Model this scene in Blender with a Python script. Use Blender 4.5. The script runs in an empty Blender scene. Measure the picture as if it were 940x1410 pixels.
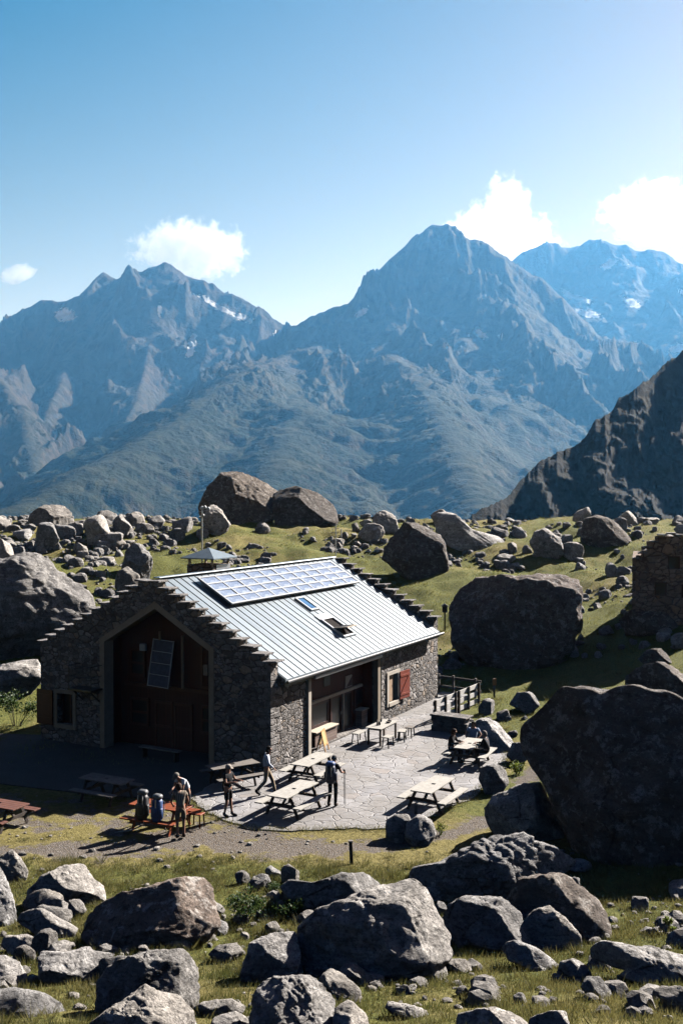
import bpy, bmesh, math, random
import numpy as np
from mathutils import Vector, Matrix

SC = bpy.context.scene
COL = SC.collection
R = math.radians
random.seed(7)
RNG = np.random.default_rng(11)

# ---------------------------------------------------------------- camera
FPX = 1400.0            # focal length in pixels of the 940 x 1410 photograph
CX, CY = 470.0, 705.0
HZ = 677.0              # row of the horizon
CAM_H = 10.8
PITCH = math.atan((CY - HZ) / FPX)
cam_data = bpy.data.cameras.new('camera')
cam = bpy.data.objects.new('camera', cam_data)
COL.objects.link(cam)
cam.location = (0, 0, CAM_H)
cam.rotation_euler = (math.pi / 2 - PITCH, 0, 0)
cam_data.sensor_fit = 'VERTICAL'
cam_data.sensor_height = 36.0
cam_data.lens = 36.0 * FPX / 1410.0
cam_data.clip_start = 0.2
cam_data.clip_end = 60000.0
SC.camera = cam

_cp, _sp = math.cos(PITCH), math.sin(PITCH)


def ray(px, py):
    a, b = (px - CX) / FPX, -(py - CY) / FPX
    # camera axes: right = X, forward = (0,cp,-sp), up = (0,sp,cp)
    d = np.array([a, _cp + b * _sp, -_sp + b * _cp])
    return d


def at_y(px, py, y):
    d = ray(px, py)
    return Vector(d * (y / d[1])) + Vector((0, 0, CAM_H))


def at_z(px, py, z=0.0):
    d = ray(px, py)
    k = (z - CAM_H) / d[2]
    return Vector(d * k) + Vector((0, 0, CAM_H))


def project(v):
    x, y, z = v[0], v[1], v[2] - CAM_H
    f = y * _cp - z * _sp
    u = y * _sp + z * _cp
    return (CX + FPX * x / f, CY - FPX * u / f)


# ---------------------------------------------------------------- noise (numpy)
_perm = np.random.default_rng(3).permutation(256)
_perm = np.concatenate([_perm, _perm, _perm])
_g = np.random.default_rng(4).normal(size=(256, 3))
_g /= np.linalg.norm(_g, axis=1)[:, None]


def perlin(P):
    P = np.asarray(P, dtype=np.float64)
    I = np.floor(P).astype(np.int64)
    F = P - I
    I &= 255
    U = F * F * F * (F * (F * 6 - 15) + 10)
    out = 0.0
    for dx in (0, 1):
        wx = U[:, 0] if dx else 1 - U[:, 0]
        for dy in (0, 1):
            wy = U[:, 1] if dy else 1 - U[:, 1]
            for dz in (0, 1):
                wz = U[:, 2] if dz else 1 - U[:, 2]
                h = _perm[_perm[_perm[(I[:, 0] + dx) & 255] + ((I[:, 1] + dy) & 255)] + ((I[:, 2] + dz) & 255)]
                gr = _g[h]
                dot = gr[:, 0] * (F[:, 0] - dx) + gr[:, 1] * (F[:, 1] - dy) + gr[:, 2] * (F[:, 2] - dz)
                out = out + wx * wy * wz * dot
    return out * 1.5


def fbm(P, octs=5, gain=0.5, lac=2.03):
    a, s, o = 1.0, 0.0, np.array(P, dtype=np.float64)
    for i in range(octs):
        s = s + a * perlin(o)
        o = o * lac + 17.3
        a *= gain
    return s


def ridged(P, octs=5, gain=0.5, lac=2.03):
    a, s, o = 1.0, 0.0, np.array(P, dtype=np.float64)
    w = 1.0
    for i in range(octs):
        n = 1 - np.abs(perlin(o)) * 1.6
        n = np.clip(n, 0, 1) ** 2 * w
        s = s + a * n
        w = np.clip(n * 1.6, 0, 1)
        o = o * lac + 9.7
        a *= gain
    return s


def smooth(a, b, x):
    t = np.clip((x - a) / (b - a), 0, 1)
    return t * t * (3 - 2 * t)


# ---------------------------------------------------------------- object helpers
def tag(o, label=None, cat=None, group=None, kind=None):
    if label: o['label'] = label
    if cat: o['category'] = cat
    if group: o['group'] = group
    if kind: o['kind'] = kind
    return o


def empty(name, loc=(0, 0, 0), rz=0.0, label=None, cat=None, group=None, parent=None):
    o = bpy.data.objects.new(name, None)
    COL.objects.link(o)
    o.location = loc
    o.rotation_euler = (0, 0, rz)
    o.empty_display_size = 0.2
    if parent: o.parent = parent
    return tag(o, label, cat, group)


def link_mesh(name, me, mat, parent=None):
    o = bpy.data.objects.new(name, me)
    COL.objects.link(o)
    if mat is not None and not me.materials:
        for m in (mat if isinstance(mat, (list, tuple)) else [mat]):
            me.materials.append(m)
    if parent is not None: o.parent = parent
    return o


def np_mesh(name, V, F, smooth_shade=False):
    """V (n,3); F (m,k) int array (k = 3 or 4)"""
    V = np.asarray(V, dtype=np.float32); F = np.asarray(F, dtype=np.int32)
    me = bpy.data.meshes.new(name)
    me.vertices.add(len(V)); me.vertices.foreach_set('co', V.ravel())
    k = F.shape[1]
    me.loops.add(F.size); me.loops.foreach_set('vertex_index', F.ravel())
    me.polygons.add(len(F))
    me.polygons.foreach_set('loop_start', np.arange(0, F.size, k, dtype=np.int32))
    me.polygons.foreach_set('use_smooth', np.full(len(F), smooth_shade, dtype=bool))
    me.update(calc_edges=True)
    me.validate()
    return me


def point_attr(me, name, arr):
    a = me.attributes.new(name, 'FLOAT', 'POINT')
    a.data.foreach_set('value', np.asarray(arr, dtype=np.float32).ravel())


def grid_faces(nr, nc):
    i = np.arange(nr * nc).reshape(nr, nc)
    return np.stack([i[:-1, :-1].ravel(), i[:-1, 1:].ravel(), i[1:, 1:].ravel(), i[1:, :-1].ravel()], 1)


class MB:
    """collects boxes, bars, prisms and lathes into one mesh"""
    def __init__(self): self.bm = bmesh.new()

    def box(self, c, s, rot=None, bevel=0.0, jit=0.0):
        m = Matrix.Translation(Vector(c))
        if rot is not None: m = m @ (rot if isinstance(rot, Matrix) else Matrix.Rotation(rot, 4, 'Z'))
        r = bmesh.ops.create_cube(self.bm, size=1.0)
        vs = r['verts']
        for v in vs:
            v.co = Vector((v.co.x * s[0], v.co.y * s[1], v.co.z * s[2]))
            if jit: v.co += Vector((random.uniform(-jit, jit), random.uniform(-jit, jit), random.uniform(-jit, jit)))
        if bevel > 0:
            es = set(e for v in vs for e in v.link_edges)
            rb = bmesh.ops.bevel(self.bm, geom=list(es), offset=bevel, segments=1, affect='EDGES')
            vs = list(set(v for f in rb['faces'] for v in f.verts) | set(v for v in vs if v.is_valid))
        for v in vs: v.co = m @ v.co
        return self

    def bar(self, a, b, w, t=None, bevel=0.0):
        """square bar from a to b, w wide (horizontal) and t thick"""
        a, b = Vector(a), Vector(b); d = b - a; L = d.length
        t = w if t is None else t
        z = d.normalized()
        x = z.cross(Vector((0, 0, 1)))
        x = Vector((1, 0, 0)) if x.length < 1e-4 else x.normalized()
        y = z.cross(x)
        M = Matrix((x, y, z)).transposed().to_4x4()
        self.box((a + b) / 2, (w, t, L), M, bevel)
        return self

    def tube(self, pts, r, n=8, cap=True):
        pts = [Vector(p) for p in pts]
        rs = r if isinstance(r, (list, tuple)) else [r] * len(pts)
        rings = []
        for i, p in enumerate(pts):
            d = (pts[min(i + 1, len(pts) - 1)] - pts[max(i - 1, 0)]).normalized()
            x = d.cross(Vector((0, 0, 1)))
            x = Vector((1, 0, 0)) if x.length < 1e-3 else x.normalized()
            y = d.cross(x)
            rings.append([self.bm.verts.new(p + (x * math.cos(k * 2 * math.pi / n) + y * math.sin(k * 2 * math.pi / n)) * rs[i]) for k in range(n)])
        for a, b in zip(rings, rings[1:]):
            for k in range(n):
                self.bm.faces.new((a[k], a[(k + 1) % n], b[(k + 1) % n], b[k]))
        if cap:
            self.bm.faces.new(rings[0]); self.bm.faces.new(rings[-1][::-1])
        return self

    def prism(self, poly, d):
        """closed polygon (3-D points) extruded by vector d"""
        d = Vector(d)
        a = [self.bm.verts.new(Vector(p)) for p in poly]
        b = [self.bm.verts.new(Vector(p) + d) for p in poly]
        n = len(poly)
        self.bm.faces.new(a); self.bm.faces.new(b[::-1])
        for i in range(n):
            self.bm.faces.new((a[i], a[(i + 1) % n], b[(i + 1) % n], b[i]))
        return self

    def build(self, name, mat, parent=None, smooth_shade=False, M=None):
        bmesh.ops.recalc_face_normals(self.bm, faces=self.bm.faces)
        if M is not None: bmesh.ops.transform(self.bm, matrix=M, verts=self.bm.verts)
        me = bpy.data.meshes.new(name)
        self.bm.to_mesh(me); self.bm.free()
        if smooth_shade:
            for p in me.polygons: p.use_smooth = True
        return link_mesh(name, me, mat, parent)


_kids = None


def copy_tree(o, parent=None):
    c = o.copy(); COL.objects.link(c)
    if parent is not None: c.parent = parent
    for ch in list(o.children): copy_tree(ch, c)
    return c


# ---------------------------------------------------------------- material helpers
class NT:
    def __init__(self, name, rough=0.85, spec=0.3):
        self.m = bpy.data.materials.new(name); self.m.use_nodes = True
        self.t = self.m.node_tree
        self.b = self.t.nodes['Principled BSDF']
        self.out = self.t.nodes['Material Output']
        self.b.inputs['Roughness'].default_value = rough
        self.b.inputs['Specular IOR Level'].default_value = spec
        self._tc = None

    def n(self, typ, **kw):
        nd = self.t.nodes.new(typ)
        for k, v in kw.items(): setattr(nd, k, v)
        return nd

    def link(self, a, b): self.t.links.new(a, b)

    def coord(self, which='Object'):
        if self._tc is None: self._tc = self.n('ShaderNodeTexCoord')
        return self._tc.outputs[which]

    def pos(self):
        g = self.n('ShaderNodeNewGeometry'); return g.outputs['Position']

    def mapping(self, vec, scale=(1, 1, 1), rot=(0, 0, 0)):
        m = self.n('ShaderNodeMapping'); self.link(vec, m.inputs[0])
        m.inputs['Scale'].default_value = scale; m.inputs['Rotation'].default_value = rot
        return m.outputs[0]

    def noise(self, vec, scale, detail=6, rough=0.6, dist=0.0):
        n = self.n('ShaderNodeTexNoise'); self.link(vec, n.inputs['Vector'])
        n.inputs['Scale'].default_value = scale; n.inputs['Detail'].default_value = detail
        n.inputs['Roughness'].default_value = rough; n.inputs['Distortion'].default_value = dist
        return n.outputs['Fac']

    def voronoi(self, vec, scale, feature='F1', out='Distance', rnd=1.0):
        n = self.n('ShaderNodeTexVoronoi', feature=feature); self.link(vec, n.inputs['Vector'])
        n.inputs['Scale'].default_value = scale; n.inputs['Randomness'].default_value = rnd
        return n.outputs[out]

    def ramp(self, fac, stops, interp='LINEAR'):
        r = self.n('ShaderNodeValToRGB'); self.link(fac, r.inputs[0])
        cr = r.color_ramp; cr.interpolation = interp
        while len(cr.elements) < len(stops): cr.elements.new(0.5)
        for e, (p, c) in zip(cr.elements, stops):
            e.position = p
            e.color = (c, c, c, 1) if isinstance(c, (int, float)) else (*c, 1)
        return r.outputs[0]

    def mix(self, fac, a, b, blend='MIX'):
        m = self.n('ShaderNodeMix', data_type='RGBA', blend_type=blend)
        for sock, v in ((m.inputs[0], fac), (m.inputs[6], a), (m.inputs[7], b)):
            if hasattr(v, 'is_linked'): self.link(v, sock)
            elif isinstance(v, (int, float)): sock.default_value = v if sock.type == 'VALUE' else (v, v, v, 1)
            else: sock.default_value = (*v, 1)
        return m.outputs[2]

    def math(self, op, a, b=0.0, clamp=False):
        m = self.n('ShaderNodeMath', operation=op, use_clamp=clamp)
        for s, v in ((m.inputs[0], a), (m.inputs[1], b)):
            if hasattr(v, 'is_linked'): self.link(v, s)
            else: s.default_value = v
        return m.outputs[0]

    def attr(self, name):
        a = self.n('ShaderNodeAttribute', attribute_name=name); return a.outputs['Fac']

    def objrand(self):
        return self.n('ShaderNodeObjectInfo').outputs['Random']

    def color(self, c):
        if hasattr(c, 'is_linked'): self.link(c, self.b.inputs['Base Color'])
        else: self.b.inputs['Base Color'].default_value = (*c, 1)
        return self

    def rough(self, r):
        if hasattr(r, 'is_linked'): self.link(r, self.b.inputs['Roughness'])
        else: self.b.inputs['Roughness'].default_value = r
        return self

    def bump(self, h, strength=0.5, dist=0.1, prev=None):
        b = self.n('ShaderNodeBump'); self.link(h, b.inputs['Height'])
        b.inputs['Strength'].default_value = strength; b.inputs['Distance'].default_value = dist
        if prev is not None: self.link(prev, b.inputs['Normal'])
        self.link(b.outputs[0], self.b.inputs['Normal'])
        return b.outputs[0]


def flat_mat(name, c, rough=0.7, spec=0.3, var=0.15, scale=6.0, metal=0.0, bump=0.0):
    """plain painted / woven surface with a little procedural unevenness"""
    m = NT(name, rough, spec)
    f = m.noise(m.coord('Object'), scale, 5, 0.6)
    lo = tuple(x * (1 - var) for x in c); hi = tuple(min(1, x * (1 + var)) for x in c)
    m.color(m.ramp(f, [(0.3, lo), (0.7, hi)]))
    m.b.inputs['Metallic'].default_value = metal
    if bump: m.bump(f, bump, 0.02)
    return m.m
# ---------------------------------------------------------------- light, sky, haze
SUN_EL, SUN_AZ = R(31.5), R(46.0)        # azimuth measured from +Y (view direction) towards +X
S_DIR = Vector((math.sin(SUN_AZ) * math.cos(SUN_EL), math.cos(SUN_AZ) * math.cos(SUN_EL), math.sin(SUN_EL)))
sl = bpy.data.lights.new('sun', 'SUN'); sl.energy = 5.0; sl.angle = R(0.53); sl.color = (0.97, 0.97, 1.0)
so = bpy.data.objects.new('sun', sl); COL.objects.link(so)
so.rotation_euler = S_DIR.to_track_quat('Z', 'Y').to_euler()

world = bpy.data.worlds.new('World'); SC.world = world; world.use_nodes = True
wt = world.node_tree
bg = wt.nodes['Background']; bg.inputs['Strength'].default_value = 0.05
sky = wt.nodes.new('ShaderNodeTexSky'); sky.sky_type = 'NISHITA'; sky.sun_disc = False
sky.sun_elevation = SUN_EL; sky.sun_rotation = SUN_AZ
sky.altitude = 2000; sky.air_density = 1.0; sky.dust_density = 1.0; sky.ozone_density = 2.0
def wmath(op, x, y):
    nd = wt.nodes.new('ShaderNodeMath'); nd.operation = op
    wt.links.new(x, nd.inputs[0]); nd.inputs[1].default_value = y
    return nd.outputs[0]


sp_ = wt.nodes.new('ShaderNodeSeparateColor'); cb_ = wt.nodes.new('ShaderNodeCombineColor')
wt.links.new(sky.outputs[0], sp_.inputs[0])
for i, (off, k, lo) in enumerate(((-1.16, 2.45, 0.03), (-1.40, 1.28, 0.12), (-0.9, 0.58, 0.3))):
    v = wmath('MULTIPLY', wmath('MAXIMUM', wmath('ADD', sp_.outputs[i], off), lo), k)
    wt.links.new(wmath('MINIMUM', v, 9.0), cb_.inputs[i])
wt.links.new(cb_.outputs[0], bg.inputs['Color'])

SC.view_settings.view_transform = 'Standard'; SC.view_settings.look = 'None'
SC.view_settings.exposure = 1.7; SC.view_settings.gamma = 1.0; SC.view_settings.use_curve_mapping = False
cy = SC.cycles
SC.render.engine = 'CYCLES'
cy.use_denoising = True
cy.max_bounces = 6; cy.diffuse_bounces = 0; cy.glossy_bounces = 3; cy.transparent_max_bounces = 12
cy.volume_bounces = 0; cy.caustics_reflective = False; cy.caustics_refractive = False
cy.sample_clamp_indirect = 4.0

hm = bpy.data.materials.new('haze_air'); hm.use_nodes = True
ht = hm.node_tree; ht.nodes.remove(ht.nodes['Principled BSDF'])
pv = ht.nodes.new('ShaderNodeVolumePrincipled')
pv.inputs['Color'].default_value = (0.13, 0.43, 0.85, 1)
pv.inputs['Absorption Color'].default_value = (1, 1, 1, 1)
pv.inputs['Density'].default_value = 0.66e-4
pv.inputs['Anisotropy'].default_value = 0.3
ht.links.new(pv.outputs[0], ht.nodes['Material Output'].inputs['Volume'])
HZB = (-9000, 9000, -2500, 12500, -420, 2000)
x0, x1, y0, y1, z0, z1 = HZB
hb = MB().box(((x0 + x1) / 2, (y0 + y1) / 2, (z0 + z1) / 2), (x1 - x0, y1 - y0, z1 - z0)).build('haze', hm)
tag(hb, 'pale blue haze lying between the hut and the far mountains', 'haze', kind='stuff')
# ---------------------------------------------------------------- mountains
def mountain_mat(name, rockc, grassc, scree, gz0, gz1, snow=True, sc=1.0):
    m = NT(name, 0.95, 0.1)
    P = m.pos()
    n1 = m.noise(P, 0.012 * sc, 9, 0.62)
    n2 = m.noise(P, 0.05 * sc, 8, 0.65)
    n3 = m.noise(m.mapping(P, (1, 1, 0.25)), 0.02 * sc, 8, 0.65, 0.6)
    rock = m.mix(m.ramp(n1, [(0.35, 0), (0.65, 1)]), tuple(x * 0.42 for x in rockc), rockc)
    rock = m.mix(m.ramp(n3, [(0.42, 0), (0.58, 1)]), rock, scree)
    geo = m.n('ShaderNodeNewGeometry')
    sep = m.n('ShaderNodeSeparateXYZ'); m.link(geo.outputs['Normal'], sep.inputs[0])
    flat = m.ramp(m.math('ADD', sep.outputs[2], m.math('MULTIPLY', m.math('SUBTRACT', n2, 0.5), 0.5)), [(0.62, 0), (0.80, 1)])
    sp = m.n('ShaderNodeSeparateXYZ'); m.link(P, sp.inputs[0])
    mr = m.n('ShaderNodeMapRange'); m.link(m.math('ADD', sp.outputs[2], m.math('MULTIPLY', m.math('SUBTRACT', n1, 0.5), 350)), mr.inputs[0])
    mr.inputs[1].default_value = gz0; mr.inputs[2].default_value = gz1
    mr.inputs[3].default_value = 1; mr.inputs[4].default_value = 0
    g = m.math('MULTIPLY', flat, mr.outputs[0])
    gc = m.mix(m.ramp(n2, [(0.35, 0), (0.65, 1)]), tuple(x * 0.4 for x in grassc), grassc)
    c = m.mix(g, rock, gc)
    if snow:
        c = m.mix(m.ramp(m.math('ADD', m.attr('snow'), m.math('MULTIPLY', m.math('SUBTRACT', n2, 0.5), 1.7)), [(0.50, 0), (0.54, 1)]), c, (0.8, 0.82, 0.85))
    nb = m.noise(m.mapping(P, (1, 1, 2.5)), 0.0035 * sc, 6, 0.6, 0.8)
    c = m.mix(m.ramp(nb, [(0.42, 0.0), (0.58, 0.55)]), c, tuple(x * 0.75 + y * 0.5 for x, y in zip(grassc, scree)))
    m.color(c)
    h = m.math('ADD', m.math('MULTIPLY', n1, 1.5), n2)
    m.bump(h, 0.9, 14.0 / sc)
    return m.m


def interp_px(pts, x):
    pts = sorted(pts)
    xs = np.array([p[0] for p in pts], float)
    return [np.interp(x, xs, np.array([p[k] for p in pts], float)) for k in range(1, len(pts[0]))]


def mountain(name, ridge, wd, zb, prof, mat, ncol, nrow, amp, wl, jag, seed, back=0.45, snow=(), zstretch=1.0, x_range=None, rowpow=1.0, valley=0.0, fine=0.0, lat=1.0, spurs=(), far=1.0, face=0.0):
    """ridge: (px, py, distance) seen from the valley; the face falls towards the camera over wd metres to zb."""
    ridge = [(p[0], p[1], p[2] * far) for p in ridge]
    xs = np.linspace(ridge[0][0], ridge[-1][0], ncol)
    py, D = interp_px(ridge, xs)
    jn = fbm(np.stack([xs / 26.0, np.full(ncol, seed * 3.1), np.zeros(ncol)], 1), 5, 0.6)
    py = py + jn * jag * 0.7
    jf = ridged(np.stack([xs / 13.0, np.full(ncol, seed * 1.7), np.zeros(ncol)], 1), 4, 0.6)
    py = py - (jf - 0.8) * jag * 0.45
    a = (xs - CX) / FPX
    # height of the ridge
    zr = CAM_H + np.tan(np.arctan(-(py - CY) / FPX) - PITCH) * D
    t = np.concatenate([-np.linspace(back, 0.02, nrow // 6) , np.linspace(0, 1, nrow) ** rowpow])
    T, A = np.meshgrid(t, a, indexing='ij')
    ZR = np.broadcast_to(zr, T.shape); DD = np.broadcast_to(D, T.shape)
    WD = wd if np.isscalar(wd) else np.broadcast_to(np.interp(xs, [p[0] for p in wd], [p[1] for p in wd]), T.shape)
    Y = DD - WD * T
    pt = np.interp(np.clip(T, 0, 1), [p[0] for p in prof], [p[1] for p in prof])
    bt = np.clip(-T, 0, 1)
    Z = ZR - (ZR - zb) * np.where(T >= 0, pt, bt * 1.4)
    X = A * Y
    def ns(fn, wx, wy, sd, octs, gain):
        return fn(np.stack([X.ravel() / wx, Y.ravel() / wy, np.full(X.size, sd)], 1), octs, gain).reshape(X.shape)
    edge = smooth(0.0, 0.22, np.abs(T)) * (1 - valley * smooth(0.75, 1, T))
    e2 = smooth(0.0, 0.05, np.abs(T))
    big = ns(ridged, wl, wl / zstretch, seed, 3, 0.4)
    Z = Z + (big - 0.8) * amp * edge
    PXG = np.broadcast_to(xs, T.shape)
    for (pts, w_, A_) in spurs:
        sp_ = np.interp(np.clip(T, 0, 1), [p[0] for p in pts], [p[1] for p in pts]) + big * w_ * 0.35 - w_ * 0.25
        u_ = np.abs(PXG - sp_) / (w_ * (0.5 + 0.6 * np.clip(T, 0, 1)))
        Z = Z + A_ * np.exp(-u_ * 1.6) * smooth(0.02, 0.42, T)
    if lat < 1:      # spurs and gullies that run down the fall line
        wob = ns(fbm, wl * 0.5, wl * 0.5, seed + 1, 3, 0.5) * wl * 0.10
        X2 = X + wob
        mid = ridged(np.stack([X2.ravel() / (wl * 0.32), Y.ravel() / (wl * 1.5), np.full(X.size, seed + 3)], 1), 5, 0.5).reshape(X.shape)
        Z = Z + (mid - 0.7) * fine * 1.7 * (0.15 * e2 + 0.85 * edge)
    else:            # ice worn knolls and ledges
        mid = np.abs(ns(fbm, wl * 0.22 * lat, wl * 0.10, seed + 3, 4, 0.5))
        Z = Z + (mid - 0.3) * fine * 1.9 * (0.3 * e2 + 0.7 * edge)
        st = Z / (fine * 1.5) + ns(fbm, wl, wl, seed + 2, 3, 0.5) * 1.5
        Z = Z + fine * 0.55 * np.sin(st * 2 * math.pi) * edge * 0.35
    lump = ns(fbm, wl * 0.06, wl * 0.06, seed + 7, 4, 0.6)
    Z = Z + lump * fine * 0.42 * e2
    if face:         # broken ledges and buttresses pushed out of the steep face
        q1 = ridged(np.stack([X.ravel() / (wl * .5), Y.ravel() / (wl * .5), Z.ravel() / (wl * .38) + 3.0], 1), 6, 0.55).reshape(X.shape) - 0.7
        q2 = fbm(np.stack([X.ravel() / 9.0, Y.ravel() / 9.0, Z.ravel() / 5.0], 1), 4, 0.6).reshape(X.shape)
        push = (q1 * face + q2 * face * 0.25) * smooth(0.0, 0.08, np.abs(T))
        X = X * (1 - push / Y); Y = Y - push
        Z = Z + q2 * 1.2 * smooth(0.0, 0.05, np.abs(T))
    V = np.stack([X.ravel(), Y.ravel(), Z.ravel()], 1)
    me = np_mesh(name, V, grid_faces(*X.shape), True)
    sn = np.zeros(len(V))
    if snow:
        f = V[:, 1] * _cp - (V[:, 2] - CAM_H) * _sp
        u = V[:, 1] * _sp + (V[:, 2] - CAM_H) * _cp
        px = CX + FPX * V[:, 0] / f; ppy = CY - FPX * u / f
        for (sx, sy, rx, ry, rot) in snow:
            c_, s_ = math.cos(rot), math.sin(rot)
            dx, dy = px - sx, ppy - sy
            e = ((dx * c_ + dy * s_) / rx) ** 2 + ((-dx * s_ + dy * c_) / ry) ** 2
            sn = np.maximum(sn, np.exp(-e * 0.7))
    point_attr(me, 'snow', sn)
    o = link_mesh(name, me, mat)
    tag(o, kind='structure')
    return o


M_far = mountain_mat('far_rock', (0.040, 0.035, 0.034), (0.018, 0.025, 0.014), (0.066, 0.054, 0.047), 50, 500)
M_mid = mountain_mat('mid_rock', (0.024, 0.023, 0.020), (0.015, 0.024, 0.010), (0.066, 0.056, 0.042), 250, 520)
M_near = mountain_mat('near_cliff', (0.021, 0.021, 0.022), (0.014, 0.018, 0.012), (0.028, 0.028, 0.028), -50, 60, snow=False, sc=5.0)

def ridge_pts(pts, step=6.0, jag=0.0, seed=0.0):
    """pixel / distance polyline -> dense 3-D ridge points"""
    out = []
    for (x1, y1, d1), (x2, y2, d2) in zip(pts, pts[1:]):
        k = max(1, int(math.hypot(x2 - x1, y2 - y1) / step))
        out += [(x1 + (x2 - x1) * i / k, y1 + (y2 - y1) * i / k, d1 + (d2 - d1) * i / k) for i in range(k)]
    out.append(pts[-1])
    q = np.array(out, float)
    t = np.cumsum(np.concatenate([[0], np.hypot(np.diff(q[:, 0]), np.diff(q[:, 1]))]))
    if jag:
        n = fbm(np.stack([t / 24.0, np.full(len(t), seed), np.zeros(len(t))], 1), 5, 0.62)
        j = ridged(np.stack([t / 12.0, np.full(len(t), seed + 4), np.zeros(len(t))], 1), 4, 0.6)
        q[:, 1] += n * jag * 0.7 - (j - 0.8) * jag * 0.5
    return np.array([at_y(a, b, c)[:] for a, b, c in q])


def massif(name, ridges, x0, x1, d0, d1, ncol, nrow, mat, zmin, gully, gwl, knoll, kz, seed, snow=(), hi=0.95, lo=0.5, drop=450.0):
    """ridges: (points, slope near the crest, slope further down, rounding, jag); the ground is the highest of the roofs hung from the ridges"""
    xs = np.linspace(x0, x1, ncol); a = (xs - CX) / FPX
    D = np.geomspace(d0, d1, nrow)
    Y, A = np.meshgrid(D, a, indexing='ij'); X = A * Y
    P = np.stack([X.ravel(), Y.ravel()], 1)
    wx = fbm(np.stack([P[:, 0] / gwl, P[:, 1] / gwl, np.full(len(P), seed)], 1), 4, 0.5)
    wy = fbm(np.stack([P[:, 0] / gwl, P[:, 1] / gwl, np.full(len(P), seed + 8.0)], 1), 4, 0.5)
    Z = np.full(len(P), -1e9); near = np.full(len(P), 1e9)
    for k, (pts, s1, s2, rnd, jag) in enumerate(ridges):
        R3 = ridge_pts(pts, 6.0 if jag else 10.0, jag, seed + k)
        zz = np.full(len(P), -1e9); dd = np.full(len(P), 1e9)
        for p, q in zip(R3, R3[1:]):
            e = q[:2] - p[:2]; L2 = e @ e + 1e-9
            t = np.clip(((P - p[:2]) @ e) / L2, 0, 1)
            dx = P[:, 0] - p[0] - t * e[0]; dy = P[:, 1] - p[1] - t * e[1]
            d = np.hypot(dx, dy)
            w = np.minimum(d, 300) / 300
            d = np.abs(d + (wx * 130 + wy * 60) * w * w)
            r = np.sqrt(d * d + rnd * rnd) - rnd
            h = p[2] + (q[2] - p[2]) * t
            fall = np.where(r * s1 < drop, r * s1, drop + (r - drop / s1) * s2)
            h = h - fall
            zz = np.maximum(zz, h); dd = np.minimum(dd, d)
        m_ = np.maximum(Z, zz); df = np.abs(Z - zz)
        Z = np.where(Z < -1e8, zz, m_ + 18.0 * np.exp(-df / 36.0) * smooth(10, 150, np.minimum(near, dd)))
        near = np.minimum(near, dd)
    up = smooth(kz - 160, kz + 160, Z + wx * 120)
    e = smooth(5, 220, near)
    g = ridged(np.stack([(P[:, 0] + wx * gwl * .25) / (gwl * .55), (P[:, 1] + wy * gwl * .3) / (gwl * 1.1), np.full(len(P), seed + 3.0)], 1), 6, 0.52) - 0.75
    Z = Z + g * gully * up * (0.12 + 0.88 * e)
    kn = np.abs(fbm(np.stack([P[:, 0] / (gwl * .46), P[:, 1] / (gwl * .26), np.full(len(P), seed + 5.0)], 1), 3, 0.42)) - 0.28
    kn = kn + fbm(np.stack([P[:, 0] / (gwl * .15), P[:, 1] / (gwl * .12), np.full(len(P), seed + 11.0)], 1), 4, 0.6) * 0.10
    Z = Z + kn * knoll * (1 - up) * (0.25 + 0.75 * e)
    st = Z / 55.0 + wx * 2.0
    Z = Z + 3.5 * np.sin(st * 2 * math.pi) * (1 - up) * e
    Z = Z + fbm(np.stack([P[:, 0] / (gwl * .07), P[:, 1] / (gwl * .07), np.full(len(P), seed + 7.0)], 1), 5, 0.65) * np.where(up > .5, 12.0, 4.5 + 7.5 * up * 2) * smooth(2, 40, near)
    Z = np.maximum(Z, zmin + wx * 20)
    V = np.stack([P[:, 0], P[:, 1], Z], 1)
    me = np_mesh(name, V, grid_faces(*X.shape), True)
    sn = np.zeros(len(V))
    f = V[:, 1] * _cp - (V[:, 2] - CAM_H) * _sp; u = V[:, 1] * _sp + (V[:, 2] - CAM_H) * _cp
    px = CX + FPX * V[:, 0] / f; ppy = CY - FPX * u / f
    for (sx, sy, rx, ry, rot) in snow:
        c_, s_ = math.cos(rot), math.sin(rot); dx, dy = px - sx, ppy - sy
        sn = np.maximum(sn, np.exp(-(((dx * c_ + dy * s_) / rx) ** 2 + ((-dx * s_ + dy * c_) / ry) ** 2) * 0.7))
    point_attr(me, 'snow', sn)
    return tag(link_mesh(name, me, mat), kind='structure')


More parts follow.
